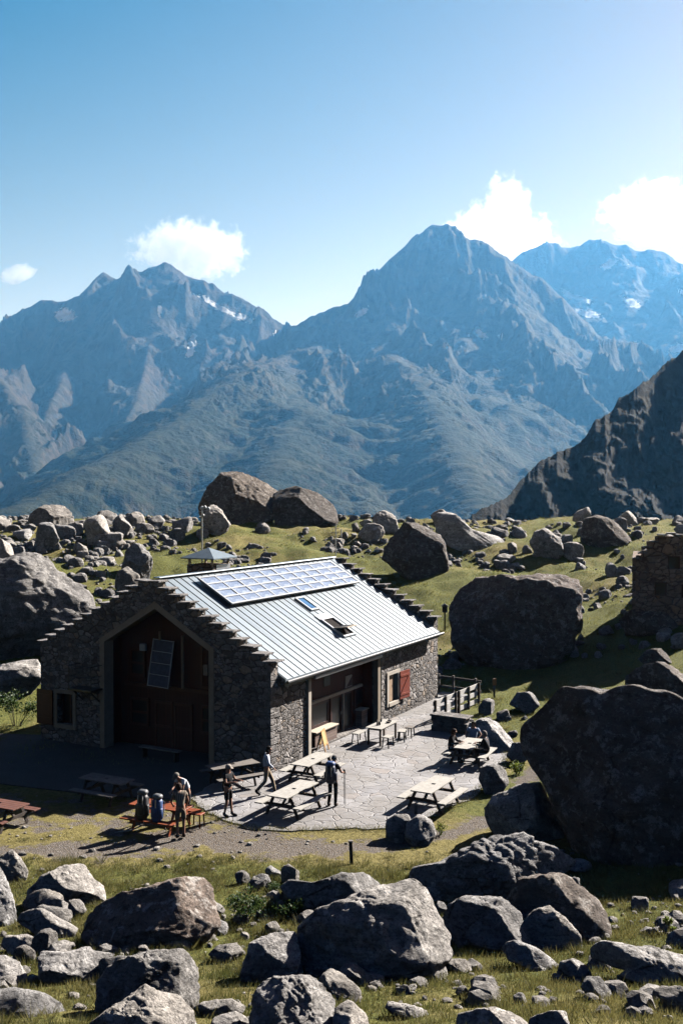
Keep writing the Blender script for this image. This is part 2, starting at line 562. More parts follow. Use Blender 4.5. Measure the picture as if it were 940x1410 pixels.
massif('mountain_left_peak', [
    ([(-420, 520, 5200), (-200, 470, 5300), (-60, 465, 5400), (0, 447, 5500), (35, 428, 5500), (60, 412, 5500), (92, 410, 5500), (118, 400, 5500), (140, 378, 5500),
     (163, 383, 5500), (176, 374, 5500), (206, 371, 5400), (218, 364, 5400), (228, 359, 5400), (238, 366, 5400), (256, 377, 5400), (288, 391, 5350), (312, 403, 5300),
     (333, 409, 5300), (352, 421, 5300), (366, 434, 5300), (400, 452, 5300), (440, 448, 5300), (560, 470, 5300), (700, 520, 5300)], 1.0, 0.62, 12, 2.6),
    ([(228, 364, 5390), (222, 420, 5150), (205, 480, 4650), (190, 545, 4100), (150, 650, 3300)], 1.0, 0.7, 15, 0),
    ([(158, 400, 5400), (125, 440, 5180), (95, 500, 4600), (60, 580, 3900), (10, 670, 3200)], 1.0, 0.7, 15, 0),
    ([(312, 405, 5290), (300, 450, 5050), (318, 500, 4600), (280, 545, 4100), (220, 640, 3400)], 0.9, 0.6, 25, 0),
    ([(-120, 470, 5000), (-20, 500, 4300), (30, 560, 3700), (50, 650, 3000)], 0.9, 0.7, 25, 0)],
    -420, 700, 2500, 6600, 760, 360, M_far, -420, 155, 620, 60, -60, 1.7, snow=[(90, 434, 14, 9, 0.1), (300, 422, 34, 3, 0.5), (335, 437, 16, 4, 0.35), (265, 470, 5, 12, 0.3), (220, 428, 3, 8, 0), (262, 485, 5, 10, 0.6), (383, 462, 10, 3, 0.3), (285, 412, 8, 3, .6)])
massif('mountain_right_far', [
    ([(500, 420, 7500), (620, 400, 7500), (700, 372, 7500), (722, 347, 7500), (738, 339, 7500), (757, 334, 7500), (766, 339, 7500), (780, 342, 7500), (802, 338, 7500), (812, 331, 7500),
     (832, 330, 7500), (846, 334, 7500), (866, 338, 7500), (880, 345, 7500), (898, 341, 7500), (910, 346, 7500), (925, 356, 7500), (940, 362, 7500), (1000, 380, 7500), (1150, 420, 7500), (1500, 480, 7500)], 0.95, 0.6, 20, 4.0),
    ([(812, 333, 7480), (795, 395, 7150), (790, 460, 6750), (830, 540, 6200)], 0.9, 0.6, 20, 0),
    ([(900, 343, 7480), (890, 420, 7000), (865, 500, 6400)], 0.9, 0.6, 20, 0)],
    560, 1500, 5600, 9000, 520, 220, M_far, -420, 150, 800, 60, 100, 4.2, snow=[(838, 364, 12, 5, -0.5), (858, 364, 6, 2, 0), (800, 412, 16, 4, 0.3), (868, 416, 14, 5, 0.5), (808, 432, 18, 5, 0.2), (938, 402, 8, 3, .6), (780, 405, 10, 4, .8), (932, 480, 14, 6, -0.2), (880, 480, 14, 4, .8)])
k_ = 1.25
massif('mountain_centre', [
    ([(a_, b_, c_ * k_) for a_, b_, c_ in [(200, 640, 4300), (300, 540, 4300), (360, 478, 4300), (400, 452, 4300), (425, 438, 4300), (448, 428, 4300), (460, 423, 4300), (475, 420, 4300), (500, 410, 4300), (512, 388, 4300), (530, 366, 4300), (545, 348, 4300),
     (560, 335, 4300), (576, 325, 4300), (590, 317, 4300), (596, 308, 4300), (605, 309, 4300), (622, 314, 4300), (640, 328, 4300), (660, 334, 4300), (680, 345, 4300), (700, 358, 4300),
     (716, 366, 4300), (740, 380, 4300), (757, 398, 4300), (775, 425, 4300), (800, 455, 4300), (820, 490, 4300), (830, 540, 4250), (850, 580, 4250), (900, 620, 4200), (1000, 660, 4200)]], 1.12, 0.50, 20, 3.6),
    ([(445, 474, 4600), (400, 488, 4200), (365, 499, 3850), (330, 517, 3500), (290, 545, 3200), (250, 580, 2900), (190, 612, 2600), (120, 650, 2300), (70, 678, 2150), (20, 704, 2000), (-80, 750, 1850), (-260, 820, 1700)], 0.62, 0.55, 60, 2.0),
    ([(500, 472, 4700), (540, 486, 4100), (575, 525, 3500), (605, 575, 3000), (635, 640, 2500), (660, 700, 2150)], 0.75, 0.6, 50, 0),
    ([(720, 420, 5200), (750, 490, 4800), (770, 545, 4500), (800, 590, 4200)], 0.8, 0.5, 40, 0),
    ([(620, 480, 4900), (650, 540, 4300), (700, 600, 3600), (735, 655, 3000)], 0.6, 0.5, 60, 0),
    ([(400, 515, 3900), (405, 570, 3100), (385, 630, 2500), (350, 700, 2050)], 0.6, 0.55, 60, 0)],
    -260, 1000, 1600, 6400, 1000, 480, M_mid, -430, 125, 560, 50, 330, 6.3, snow=[(498, 430, 12, 4, -0.6), (382 + 280, 460, 9, 5, 0.6), (690, 462, 5, 3, 0), (612, 475, 3, 4, 0), (645, 462, 2, 3, 0)], drop=520.0)
o = mountain('mountain_right_cliff',
    [(590, 760, 420), (640, 716, 430), (650, 709, 432), (672, 695, 440), (690, 689, 450), (703, 680, 460), (715, 663, 470), (733, 645, 480), (745, 633, 485), (760, 628, 490), (790, 614, 500), (806, 600, 510), (818, 580, 515),
     (832, 571, 520), (845, 560, 530), (850, 548, 535), (870, 539, 540), (880, 530, 545), (900, 517, 560), (915, 500, 570), (925, 493, 575), (940, 482, 580), (1000, 430, 620), (1100, 350, 680), (1300, 250, 760)],
    300, -70, [(0, 0), (0.12, 0.32), (0.3, 0.58), (0.6, 0.82), (1, 1)], M_near, 560, 300, 6, 120, 4, 8.8, fine=1.2, lat=1.5, face=20.0)
# ---------------------------------------------------------------- ground
_cp_pts = []
for x in (-26, -16, -8, 0, 6): _cp_pts.append((x, 33, 0.0))
_cp_pts += [(8, 40, 0), (8, 46, 0), (2, 42, 0), (-12, 40, 0), (-16, 46, 0.1), (-3, 54, 0), (6, 52, -0.1), (8, 56, 0), (-24, 40, 0.1), (-26, 47, 0.6), (-10, 52, 0)]
for x in (-14, -7, 0, 5): _cp_pts.append((x, 29.5, 0.0))
for x in (-12, -7, -3, 2, 6): _cp_pts.append((x, 23.5, 0.7))
for x in (-12, -6, 0, 6, 12): _cp_pts += [(x, 17, 2.0), (x, 10, 4.7), (x, 0, 9.0), (x, -12, 11.5), (x, -30, 14)]
_cp_pts += [(13, 24, 1.2), (15, 34, 1.3), (14, 45, 1.0), (22, 30, 3), (24, 45, 3), (-30, 25, 1.5), (30, 20, 4)]
_cp_pts += [(-17, 58, 2), (-30, 58, 3.5), (-12, 63, 2.2), (-4, 66, 1.6), (3, 63, .5), (11, 60, .3), (18, 60, 2.0), (21, 61, 3.2), (28, 62, 4.5), (40, 62, 6), (-45, 60, 6)]
_cp_pts += [(-25, 85, 5.2), (-8, 85, 4.3), (8, 85, 3.7), (25, 85, 4.4), (45, 85, 5.5), (-45, 85, 6.5), (70, 85, 7), (-70, 85, 8)]
for x in (-90, -50, -25, 0, 25, 50, 90): _cp_pts += [(x, 113, 7.5), (x, 120, 7.2), (x, 135, 3.5), (x, 170, -12), (x, 260, -60)]
_CP = np.array(_cp_pts, float)
_C2 = 4.0 ** 2


def _phi(a, b):
    d2 = (a[:, None, 0] - b[None, :, 0]) ** 2 + (a[:, None, 1] - b[None, :, 1]) ** 2
    return np.sqrt(d2 + _C2)


_N = len(_CP)
_A = np.zeros((_N + 3, _N + 3))
_A[:_N, :_N] = _phi(_CP, _CP) - np.eye(_N) * 0.4
_A[:_N, _N] = 1; _A[:_N, _N + 1:] = _CP[:, :2]
_A[_N:, :_N] = _A[:_N, _N:].T
_W = np.linalg.solve(_A, np.concatenate([_CP[:, 2], [0, 0, 0]]))


def poly_dist(P, poly):
    """signed distance to a polygon in the ground plane, positive inside"""
    P = np.asarray(P, float); Q = np.asarray(poly, float)
    x, y = P[:, 0], P[:, 1]
    ins = np.zeros(len(P), bool); dm = np.full(len(P), 1e9)
    for i in range(len(Q)):
        (x1, y1), (x2, y2) = Q[i], Q[(i + 1) % len(Q)]
        c = ((y1 > y) != (y2 > y))
        ins ^= c & (x < (x2 - x1) * (y - y1) / (y2 - y1 + 1e-12) + x1)
        L2 = (x2 - x1) ** 2 + (y2 - y1) ** 2 + 1e-12
        t = np.clip(((x - x1) * (x2 - x1) + (y - y1) * (y2 - y1)) / L2, 0, 1)
        dm = np.minimum(dm, np.hypot(x - x1 - t * (x2 - x1), y - y1 - t * (y2 - y1)))
    return np.where(ins, dm, -dm)


# hut frame: corner C0 by the terrace, U along the long wall, V along the gable
C0 = Vector((-2.71, 38.7, 0.0))
U = Vector((0.4725, 0.8813, 0.0)); Vg = Vector((-0.8813, 0.4725, 0.0))
HL, HW = 16.4, 11.82


def hut_xy(u, v): return (C0 + U * u + Vg * v)


def gpx(px, py, z=0.0):
    v = at_z(px, py, z); return (v.x, v.y)


_hutpoly = [hut_xy(-0.3, -0.3)[:2], hut_xy(HL + .3, -0.3)[:2], hut_xy(HL + .3, HW + .3)[:2], hut_xy(-0.3, HW + .3)[:2]]
TERR = [gpx(*p) for p in [(262, 1101), (290, 1122), (318, 1133), (345, 1139), (372, 1142), (420, 1143), (470, 1141), (520, 1141), (560, 1134), (610, 1117), (650, 1098), (682, 1066), (700, 1040),
                          (690, 1020), (655, 1008), (640, 1000), (596, 996)]]
TERR += [tuple(hut_xy(HL * 0.93, -1.6)[:2]), tuple(hut_xy(HL + 1.5, -1.6)[:2]), tuple(hut_xy(HL + 1.5, 0.6)[:2]), tuple(hut_xy(2, 1.0)[:2]), tuple(hut_xy(0.5, 0.4)[:2]), tuple(hut_xy(-0.6, 1.4)[:2])]
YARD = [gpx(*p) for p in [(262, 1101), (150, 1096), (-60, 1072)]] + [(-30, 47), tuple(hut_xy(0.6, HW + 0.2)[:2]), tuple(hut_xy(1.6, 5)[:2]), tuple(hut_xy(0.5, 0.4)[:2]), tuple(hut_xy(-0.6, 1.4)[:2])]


def base_z(P):
    P = np.asarray(P, float)
    Yc = np.minimum(P[:, 1], 250)
    out = np.empty(len(P))
    for s in range(0, len(P), 20000):
        q = np.stack([np.clip(P[s:s + 20000, 0], -110, 110), Yc[s:s + 20000]], 1)
        out[s:s + 20000] = _phi(q, _CP) @ _W[:_N] + _W[_N] + q @ _W[_N + 1:]
    far = P[:, 1] > 250
    return out - np.where(far, np.clip((P[:, 1] - 250) * 0.8, 0, 330), 0)


def ground_z(P):
    P = np.asarray(P, float)
    z = base_z(P)
    d = np.maximum(np.maximum(poly_dist(P, TERR), poly_dist(P, _hutpoly)), poly_dist(P, YARD))
    off = smooth(0.0, 2.2, -d)
    Q = np.stack([P[:, 0], P[:, 1], np.zeros(len(P))], 1)
    a = 0.10 + 0.42 * smooth(52, 75, P[:, 1]) * (1 - smooth(200, 300, P[:, 1]))
    path = 1 - 0.7 * smooth(1.5, 0, np.abs(P[:, 1] - 32) - 1.5)
    n = fbm(Q / 7.0, 4, 0.5) * a * 1.6 + fbm(Q / 1.3, 3, 0.5) * 0.06
    z = z + n * off * path
    z = np.where(d > -0.05, -0.03, z * smooth(-0.05, 1.2, -d) + (-0.03) * (1 - smooth(-0.05, 1.2, -d)))
    return z


def gz(x, y): return float(ground_z(np.array([[x, y]]))[0])


def ground_hit(px, py, y0=8.0, y1=150.0):
    d = ray(px, py)
    ys = np.geomspace(y0, y1, 500)
    X = d[0] / d[1] * ys; Z = CAM_H + d[2] / d[1] * ys
    g = ground_z(np.stack([X, ys], 1))
    k = np.argmax(Z <= g)
    if Z[k] > g[k]: k = len(ys) - 1
    elif k > 0:
        a, b = Z[k - 1] - g[k - 1], g[k] - Z[k]
        t = a / (a + b + 1e-9); y = ys[k - 1] + (ys[k] - ys[k - 1]) * t
        return Vector((d[0] / d[1] * y, y, CAM_H + d[2] / d[1] * y))
    return Vector((X[k], ys[k], g[k]))


def axis(segs):
    out = [segs[0][0]]
    for a, b, st in segs:
        n = max(1, int(round((b - a) / st))); out += list(np.linspace(a, b, n + 1)[1:])
    return np.array(out)


gy = np.concatenate([axis([(-30, 12, 1.5), (12, 36, 0.2), (36, 62, 0.35), (62, 125, 0.6), (125, 180, 2.5)]), np.geomspace(184, 14000, 44)])
gxp = np.concatenate([axis([(0, 14, 0.24), (14, 32, 0.5), (32, 70, 1.0)]), np.geomspace(73, 12000, 40)])
gx = np.concatenate([-gxp[::-1], gxp[1:]])
GX, GY = np.meshgrid(gx, gy)
GP = np.stack([GX.ravel(), GY.ravel()], 1)
GZ = ground_z(GP)
me = np_mesh('ground', np.stack([GP[:, 0], GP[:, 1], GZ], 1), grid_faces(*GX.shape), True)

PATHPX = [(-40, 1175, 0.8), (60, 1172, 0.8), (150, 1172, 1.1), (220, 1160, 1.4), (300, 1150, 1.9), (380, 1165, 1.3), (470, 1170, 0.75), (560, 1157, 0.6), (630, 1142, 0.6), (700, 1112, 0.6), (735, 1060, .5)]
_pg = [(*gpx(a, b), r) for a, b, r in PATHPX]


def gravel_amount(P):
    g = np.full(len(P), -3.0)
    for (x1, y1, r1), (x2, y2, r2) in zip(_pg, _pg[1:]):
        L2 = (x2 - x1) ** 2 + (y2 - y1) ** 2
        t = np.clip(((P[:, 0] - x1) * (x2 - x1) + (P[:, 1] - y1) * (y2 - y1)) / L2, 0, 1)
        d = np.hypot(P[:, 0] - x1 - t * (x2 - x1), P[:, 1] - y1 - t * (y2 - y1))
        g = np.maximum(g, 1 - d / (r1 + (r2 - r1) * t))
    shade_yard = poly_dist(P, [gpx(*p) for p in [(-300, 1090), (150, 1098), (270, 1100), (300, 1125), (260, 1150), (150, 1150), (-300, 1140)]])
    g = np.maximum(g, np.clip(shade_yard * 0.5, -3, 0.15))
    return np.clip(g, -1, 1)


point_attr(me, 'gravel', gravel_amount(GP))
dry = fbm(np.stack([GP[:, 0] / 9, GP[:, 1] / 9, np.full(len(GP), 3.3)], 1), 4)
yard = smooth(3.2, 0.5, np.abs(GP[:, 1] - 31.5) - 0.5) * 1.1 * (np.abs(GP[:, 0]) < 20)
point_attr(me, 'dry', dry + yard + 0.45 * smooth(60, 110, GP[:, 1]))

m = NT('meadow', 0.95, 0.15)
P = m.pos()
nb = m.noise(P, 0.9, 8, 0.65); nf = m.noise(P, 7.0, 6, 0.7); nt = m.noise(P, 22.0, 4, 0.7)
g1 = m.mix(m.ramp(nf, [(0.35, 0), (0.65, 1)]), (0.060, 0.072, 0.016), (0.165, 0.168, 0.044))
g2 = m.mix(m.ramp(nf, [(0.35, 0), (0.65, 1)]), (0.120, 0.104, 0.034), (0.255, 0.218, 0.082))
dryf = m.math('ADD', m.attr('dry'), m.math('MULTIPLY', m.math('SUBTRACT', nb, 0.5), 2.4))
grass = m.mix(m.ramp(dryf, [(0.05, 0), (0.75, 1)]), g1, g2)
peb = m.voronoi(P, 24.0, 'F1', 'Color'); pd = m.voronoi(P, 24.0, 'F1', 'Distance')
pebc = m.n('ShaderNodeSeparateXYZ'); m.link(peb, pebc.inputs[0])
grav = m.mix(m.ramp(pebc.outputs[0], [(0.15, 0), (0.9, 1)]), (0.11, 0.104, 0.10), (0.25, 0.235, 0.22))
dirt = m.mix(m.ramp(nf, [(0.3, 0), (0.7, 1)]), (0.09, 0.068, 0.045), (0.19, 0.145, 0.095))
grav = m.mix(m.ramp(nt, [(0.42, 0), (0.62, 1)]), grav, dirt)
gm = m.math('ADD', m.attr('gravel'), m.math('ADD', m.math('MULTIPLY', m.math('SUBTRACT', nb, 0.5), 4.2), m.math('MULTIPLY', m.math('SUBTRACT', nf, 0.5), 1.2)))
gmask = m.ramp(gm, [(0.10, 0), (0.42, 1)])
m.color(m.mix(gmask, grass, grav))
hh = m.math('ADD', m.math('MULTIPLY', nf, 1.0), m.math('MULTIPLY', nt, 0.6))
hh = m.math('SUBTRACT', hh, m.math('MULTIPLY', m.math('MULTIPLY', pd, gmask), 0.6))
m.bump(hh, 0.9, 0.12)
gobj = link_mesh('ground', me, m.m); tag(gobj, kind='structure')

# ---------------------------------------------------------------- flagged terrace
m = NT('flagstones', 0.75, 0.35)
P = m.pos()
W = m.n('ShaderNodeVectorMath', operation='ADD'); m.link(P, W.inputs[0])
nv = m.n('ShaderNodeTexNoise'); m.link(P, nv.inputs['Vector']); nv.inputs['Scale'].default_value = 1.7; nv.inputs['Detail'].default_value = 3
sc_ = m.n('ShaderNodeVectorMath', operation='SCALE'); m.link(nv.outputs['Color'], sc_.inputs[0]); sc_.inputs['Scale'].default_value = 0.42
m.link(sc_.outputs[0], W.inputs[1])
flatv = m.mapping(W.outputs[0], (1, 1, 0), (0, 0, 0.5))
ed = m.voronoi(flatv, 1.75, 'DISTANCE_TO_EDGE', 'Distance', 0.9)
cc = m.voronoi(flatv, 1.75, 'F1', 'Color', 0.9)
cs = m.n('ShaderNodeSeparateXYZ'); m.link(cc, cs.inputs[0])
st = m.mix(cs.outputs[0], (0.235, 0.235, 0.245), (0.33, 0.325, 0.325))
st = m.mix(m.ramp(cs.outputs[1], [(0.90, 0), (0.97, 1)]), st, (0.27, 0.245, 0.23))
n1 = m.noise(P, 3.0, 8, 0.7); n2 = m.noise(P, 25, 4, 0.7); n3 = m.noise(P, 0.35, 4, 0.6)
st = m.mix(m.ramp(n1, [(0.40, 0.45), (0.62, 0)]), st, (0.15, 0.147, 0.145))
st = m.mix(m.ramp(n3, [(0.42, 0.6), (0.60, 0)]), st, (0.15, 0.14, 0.125))
jw = m.math('ADD', ed, m.math('MULTIPLY', m.math('SUBTRACT', n1, 0.5), 0.03))
jm = m.ramp(jw, [(0.004, 0.8), (0.016, 0)])
m.color(m.mix(jm, st, (0.12, 0.112, 0.104)))
m.bump(m.math('ADD', m.math('MULTIPLY', m.ramp(jw, [(0.0, 0), (0.04, 1)]), 1.0), m.math('MULTIPLY', n1, 0.9)), 0.8, 0.035)
mb = MB()
tp = []
for i in range(len(TERR)):
    a, b = Vector((*TERR[i], 0)), Vector((*TERR[(i + 1) % len(TERR)], 0))
    k = max(1, int((b - a).length / 0.35))
    for j in range(k):
        p = a + (b - a) * (j / k)
        tp.append(p + Vector((RNG.normal() * 0.10, RNG.normal() * 0.10, -0.12)))
mb.prism(tp, (0, 0, 0.13))
terr = mb.build('terrace', m.m); tag(terr, kind='structure')

m = NT('yard_painted_shade', 0.9, 0.2)  # dark tone puts the gable's shade into the ground colour
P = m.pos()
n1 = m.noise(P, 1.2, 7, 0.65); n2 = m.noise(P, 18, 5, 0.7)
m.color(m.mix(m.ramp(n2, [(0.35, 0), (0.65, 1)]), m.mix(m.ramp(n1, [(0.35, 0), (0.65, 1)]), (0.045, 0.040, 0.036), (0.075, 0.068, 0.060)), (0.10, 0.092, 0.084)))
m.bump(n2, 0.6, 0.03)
mb = MB(); mb.prism([Vector((*p, -0.12)) for p in YARD], (0, 0, 0.126))  # sheet added over the shaded ground to make it darker
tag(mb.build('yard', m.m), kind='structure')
# ---------------------------------------------------------------- boulders
_ico = {}


def ico(sub):
    if sub not in _ico:
        bm = bmesh.new(); bmesh.ops.create_icosphere(bm, subdivisions=sub, radius=1)
        V = np.array([v.co[:] for v in bm.verts]); F = np.array([[v.index for v in f.verts] for f in bm.faces]); bm.free()
        V /= np.linalg.norm(V, axis=1)[:, None]
        _ico[sub] = (V, F)
    return _ico[sub]


def rock_mat(name, dark, light, lich):
    m = NT(name, 0.92, 0.2)
    oi = m.n('ShaderNodeObjectInfo')
    P = m.n('ShaderNodeVectorMath', operation='ADD'); m.link(m.coord('Object'), P.inputs[0])
    sv = m.n('ShaderNodeVectorMath', operation='SCALE'); sv.inputs[0].default_value = (37, 61, 23); m.link(oi.outputs['Random'], sv.inputs['Scale']); m.link(sv.outputs[0], P.inputs[1])
    P = P.outputs[0]
    n1 = m.noise(P, 0.9, 9, 0.65); n2 = m.noise(P, 4.0, 8, 0.7); n3 = m.noise(P, 17.0, 6, 0.7)
    ns = m.noise(m.mapping(P, (0.6, 0.6, 3.2), (0.4, 0.25, 0)), 1.6, 7, 0.65, 0.4)
    c = m.mix(m.ramp(n1, [(0.32, 0), (0.68, 1)]), dark, light)
    c = m.mix(m.ramp(ns, [(0.40, 0.55), (0.60, 0)]), c, tuple(x * 0.62 for x in dark))
    c = m.mix(m.ramp(n2, [(0.56, 0), (0.66, 0.7)]), c, lich)
    nl = m.noise(P, 2.3, 6, 0.75, 0.3); nk = m.noise(m.mapping(P, (1, 1, 1), (1.1, .4, .8)), 3.1, 7, 0.75)
    c = m.mix(m.ramp(nl, [(0.54, 0), (0.60, 0.75)]), c, lich)
    c = m.mix(m.ramp(nk, [(0.56, 0), (0.62, 0.8)]), c, tuple(x * 0.4 for x in dark))
    c = m.mix(m.ramp(n3, [(0.38, 0.55), (0.52, 0)]), c, (0.05, 0.046, 0.042))
    tone = m.math('ADD', m.math('MULTIPLY', oi.outputs['Random'], 0.62), 0.72)
    hsv = m.n('ShaderNodeHueSaturation'); m.link(c, hsv.inputs['Color']); m.link(tone, hsv.inputs['Value'])
    cr = m.voronoi(m.mapping(P, (1, 1, 1.7), (0.5, 0.7, 0.2)), 0.55, 'DISTANCE_TO_EDGE')
    crk = m.ramp(m.math('ADD', cr, m.math('MULTIPLY', m.math('SUBTRACT', n2, 0.5), 0.12)), [(0.0, 0.75), (0.016, 0)])
    hr = m.math('FRACT', m.math('MULTIPLY', oi.outputs['Random'], 7.31))
    warm = m.mix(hr, (0.97, 1.0, 1.04), (1.03, 1.0, 0.95)); m.link(m.mix(1.0, hsv.inputs['Color'].links[0].from_socket, warm, 'MULTIPLY'), hsv.inputs['Color'])
    crk = m.math('MULTIPLY', crk, m.ramp(m.noise(P, 0.8, 2, 0.5), [(0.50, 0), (0.62, 1)]))
    m.color(m.mix(crk, hsv.outputs[0], (0.03, 0.027, 0.024)))
    h = m.math('ADD', m.math('MULTIPLY', n2, 1.0), m.math('MULTIPLY', n3, 0.42))
    h = m.math('ADD', h, m.math('MULTIPLY', ns, 1.0))
    h = m.math('SUBTRACT', h, m.math('MULTIPLY', crk, 0.55))
    m.bump(h, 1.0, 0.12)
    return m.m


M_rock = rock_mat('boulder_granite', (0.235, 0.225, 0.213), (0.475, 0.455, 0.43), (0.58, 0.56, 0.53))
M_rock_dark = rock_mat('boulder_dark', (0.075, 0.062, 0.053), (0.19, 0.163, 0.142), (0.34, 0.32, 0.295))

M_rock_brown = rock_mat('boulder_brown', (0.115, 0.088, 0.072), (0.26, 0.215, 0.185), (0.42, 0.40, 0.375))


def roughen(P, size, seed, amp=1.0, octs=5):
    """fracture-like displacement of points P about their centre"""
    r = np.linalg.norm(P, axis=1)[:, None] + 1e-9
    N = P / r
    Q = P / size
    a = fbm(Q * 1.5 + seed * 7.1, octs, 0.5)
    b = fbm(Q * 4.2 + seed * 3.3, octs, 0.55)
    c2 = ridged(Q * 9.0 + seed * 1.3, 3, 0.6) - 0.8
    # a few stepped ledges
    dv = np.array([math.sin(seed * 2.3) * .6, math.cos(seed * 1.7) * .5, 0.75]); dv /= np.linalg.norm(dv)
    t = (Q @ dv) * 6 + fbm(Q * 2 + seed, 3) * 0.9
    st = (t - np.floor(t)); led = np.abs(st - 0.5) - 0.25
    return P + N * (size * amp * (0.035 * a + 0.020 * b + 0.022 * led - 0.013 * c2))[:, None]


def cut(P, n, d, soft=0.93, w=None):
    s = np.clip(P @ n - d, 0, None) * soft
    if w is not None: s = s * w
    return P - np.outer(s, n)


def star_radius(poly, th):
    poly = np.asarray(poly, float)
    out = np.full(th.shape, 1e9)
    c, s = np.cos(th), np.sin(th)
    for i in range(len(poly)):
        p, q = poly[i], poly[(i + 1) % len(poly)]
        e = q - p
        den = c * e[1] - s * e[0]
        den = np.where(np.abs(den) < 1e-9, 1e-9, den)
        t = (p[0] * e[1] - p[1] * e[0]) / den
        u = (p[0] * s - p[1] * c) / den
        ok = (t > 0) & (u >= -1e-6) & (u <= 1 + 1e-6)
        out = np.where(ok & (t < out), t, out)
    return np.where(out > 1e8, np.abs(poly).mean(), out)


def outlined_rock(name, pts, y=None, depth=0.8, seed=1, sub=5, cuts=5, amp=1.0, label=None, group=None, mat=None, dy=0.0, top=0.0, foot=0.0, over=False, tilt=None, faces=''):
    """boulder whose silhouette from the valley path follows pts; y = distance of its middle"""
    pts = np.array(pts, float)
    ctr = (pts.min(0) + pts.max(0)) / 2
    if y is None:
        y = ground_hit(ctr[0], pts[:, 1].max() - foot).y + dy
    lo = pts[:, 1].max()
    c = np.array(at_y(ctr[0], ctr[1], y))
    f = ray(*ctr); f /= np.linalg.norm(f)
    rt = np.cross(f, [0, 0, 1.0]); rt /= np.linalg.norm(rt)
    up = np.cross(rt, f)
    dist = (c - np.array([0, 0, CAM_H])) @ f
    poly = []
    for p in pts:
        d = ray(*p); d = d * (dist / (d @ f))
        w = d + np.array([0, 0, CAM_H]) - c
        poly.append((w @ rt, w @ up))
    V, F = ico(sub)
    n1, n2, n3 = V[:, 0], V[:, 1], V[:, 2]
    th = np.arctan2(n2, n1); rho = np.hypot(n1, n2)
    rad = star_radius(poly, th)
    wdt = (np.ptp(np.array(poly)[:, 0]) + np.ptp(np.array(poly)[:, 1])) / 2
    dp = wdt * 0.5 * depth
    A = rad * np.cos(th) * rho ** 0.72; B = rad * np.sin(th) * rho ** 0.72
    Cc = dp * np.sign(n3) * np.abs(n3) ** 0.72
    P = np.stack([A, B, Cc], 1)
    rg = np.random.default_rng(seed * 131 + 5)
    fw_ = 1 - smooth(-0.16, 0.0, n3)
    if not over:                              # bury the foot so the rock stands in the ground
        hgt = np.ptp(P[:, 1]); low = np.clip(-(P[:, 1] - P[:, 1].min() - 0.30 * hgt), 0, None)
        P[:, 1] -= low * 0.55
        P[:, 2] += low * 0.25
        wn = np.array([rg.uniform(-.05, .35), -(rg.uniform(.10, .36) if tilt is None else tilt), 1.0]); wn /= np.linalg.norm(wn)
        nt = np.array([wn @ rt, wn @ up, wn @ f])
        rim = np.abs(n3) < 0.2
        P = cut(P, nt, (P[rim] @ nt).max() * rg.uniform(0.74, 0.92), 1.0)
        rimP = P[np.abs(n3) < 0.12]
        ap = rimP[np.argmax(rimP[:, 1] + rg.uniform(-.25, .25) * np.abs(rimP[:, 0]))]
        for wn, sh in (((rg.uniform(.35, .85), -rg.uniform(.2, .5), rg.uniform(.55, .9)), rg.uniform(.0, .3)),
                       ((-rg.uniform(.15, .6), -rg.uniform(.45, .75), rg.uniform(.4, .75)), rg.uniform(.1, .45)),
                       ((rg.uniform(.1, .5), -rg.uniform(.5, .7), rg.uniform(.5, .8)), rg.uniform(.25, .55))):
            if faces == 'cube': continue
            if (faces == 'lit' or rg.random() < .62) and wn[0] < 0: wn = (rg.uniform(-.15, .3), -rg.uniform(.2, .38), 1.0)
            wn = np.array(wn); wn /= np.linalg.norm(wn)
            nt = np.array([wn @ rt, wn @ up, wn @ f])
            an = np.array([ap[0] * .8, ap[1] * .96, -dp * sh])
            P = cut(P, nt, max(nt @ an, (P @ nt).max() * 0.45), 1.0)
    for k in range(cuts):
        n = np.array([rg.normal() * 0.55, rg.normal() * 0.45 + 0.15, -abs(rg.normal()) * .8 - 0.55]); n /= np.linalg.norm(n)
        P = cut(P, n, (P @ n).max() * rg.uniform(0.62, 0.86), 1.0)
    for k in range(3):
        n = rg.normal(size=3); n[2] = abs(n[2]); n /= np.linalg.norm(n)
        P = cut(P, n, (P @ n).max() * rg.uniform(0.88, 0.97))
    W3 = P[:, :1] * rt + P[:, 1:2] * up + P[:, 2:3] * f
    if top:                                   # a flat sloping top towards the light
        n = np.array([0.22, 0.1, 1.0]); n /= np.linalg.norm(n)
        W3 = cut(W3, n, (W3 @ n).max() * top, 0.95, np.clip(fw_ + .15, 0, 1))
    W3 = roughen(W3, wdt, seed, amp)
    Wd = W3 + c
    o = np.array([c[0], c[1], Wd[:, 2].min()])
    me = np_mesh(name, Wd - o, F, True)
    ob = link_mesh(name, me, mat or M_rock)
    if not over: o[2] -= 0.05 * wdt
    ob.location = o
    tag(ob, label, 'boulder' if wdt > 1.6 else 'rock', group)
    return ob


def seed_rock(seed, sub, squash=(1, 1, 1)):
    V, F = ico(sub)
    rg = np.random.default_rng(seed)
    P = np.sign(V) * np.abs(V) ** rg.uniform(0.6, 0.95)
    P = P * np.array([rg.uniform(0.8, 1.3), rg.uniform(0.7, 1.1), rg.uniform(0.55, 0.95)]) * np.array(squash)
    for k in range(14):
        n = rg.normal(size=3); n /= np.linalg.norm(n)
        P = cut(P, n, (P @ n).max() * rg.uniform(0.58, 0.84), 1.0)
    P = roughen(P, 2.0, seed, 0.8, 4)
    P /= np.abs(P[:, 0]).max()
    P[:, 2] -= P[:, 2].min() + 0.30 * np.ptp(P[:, 2])
    me = np_mesh('rock', P, F, sub > 3)
    me.materials.append(M_rock)
    return me


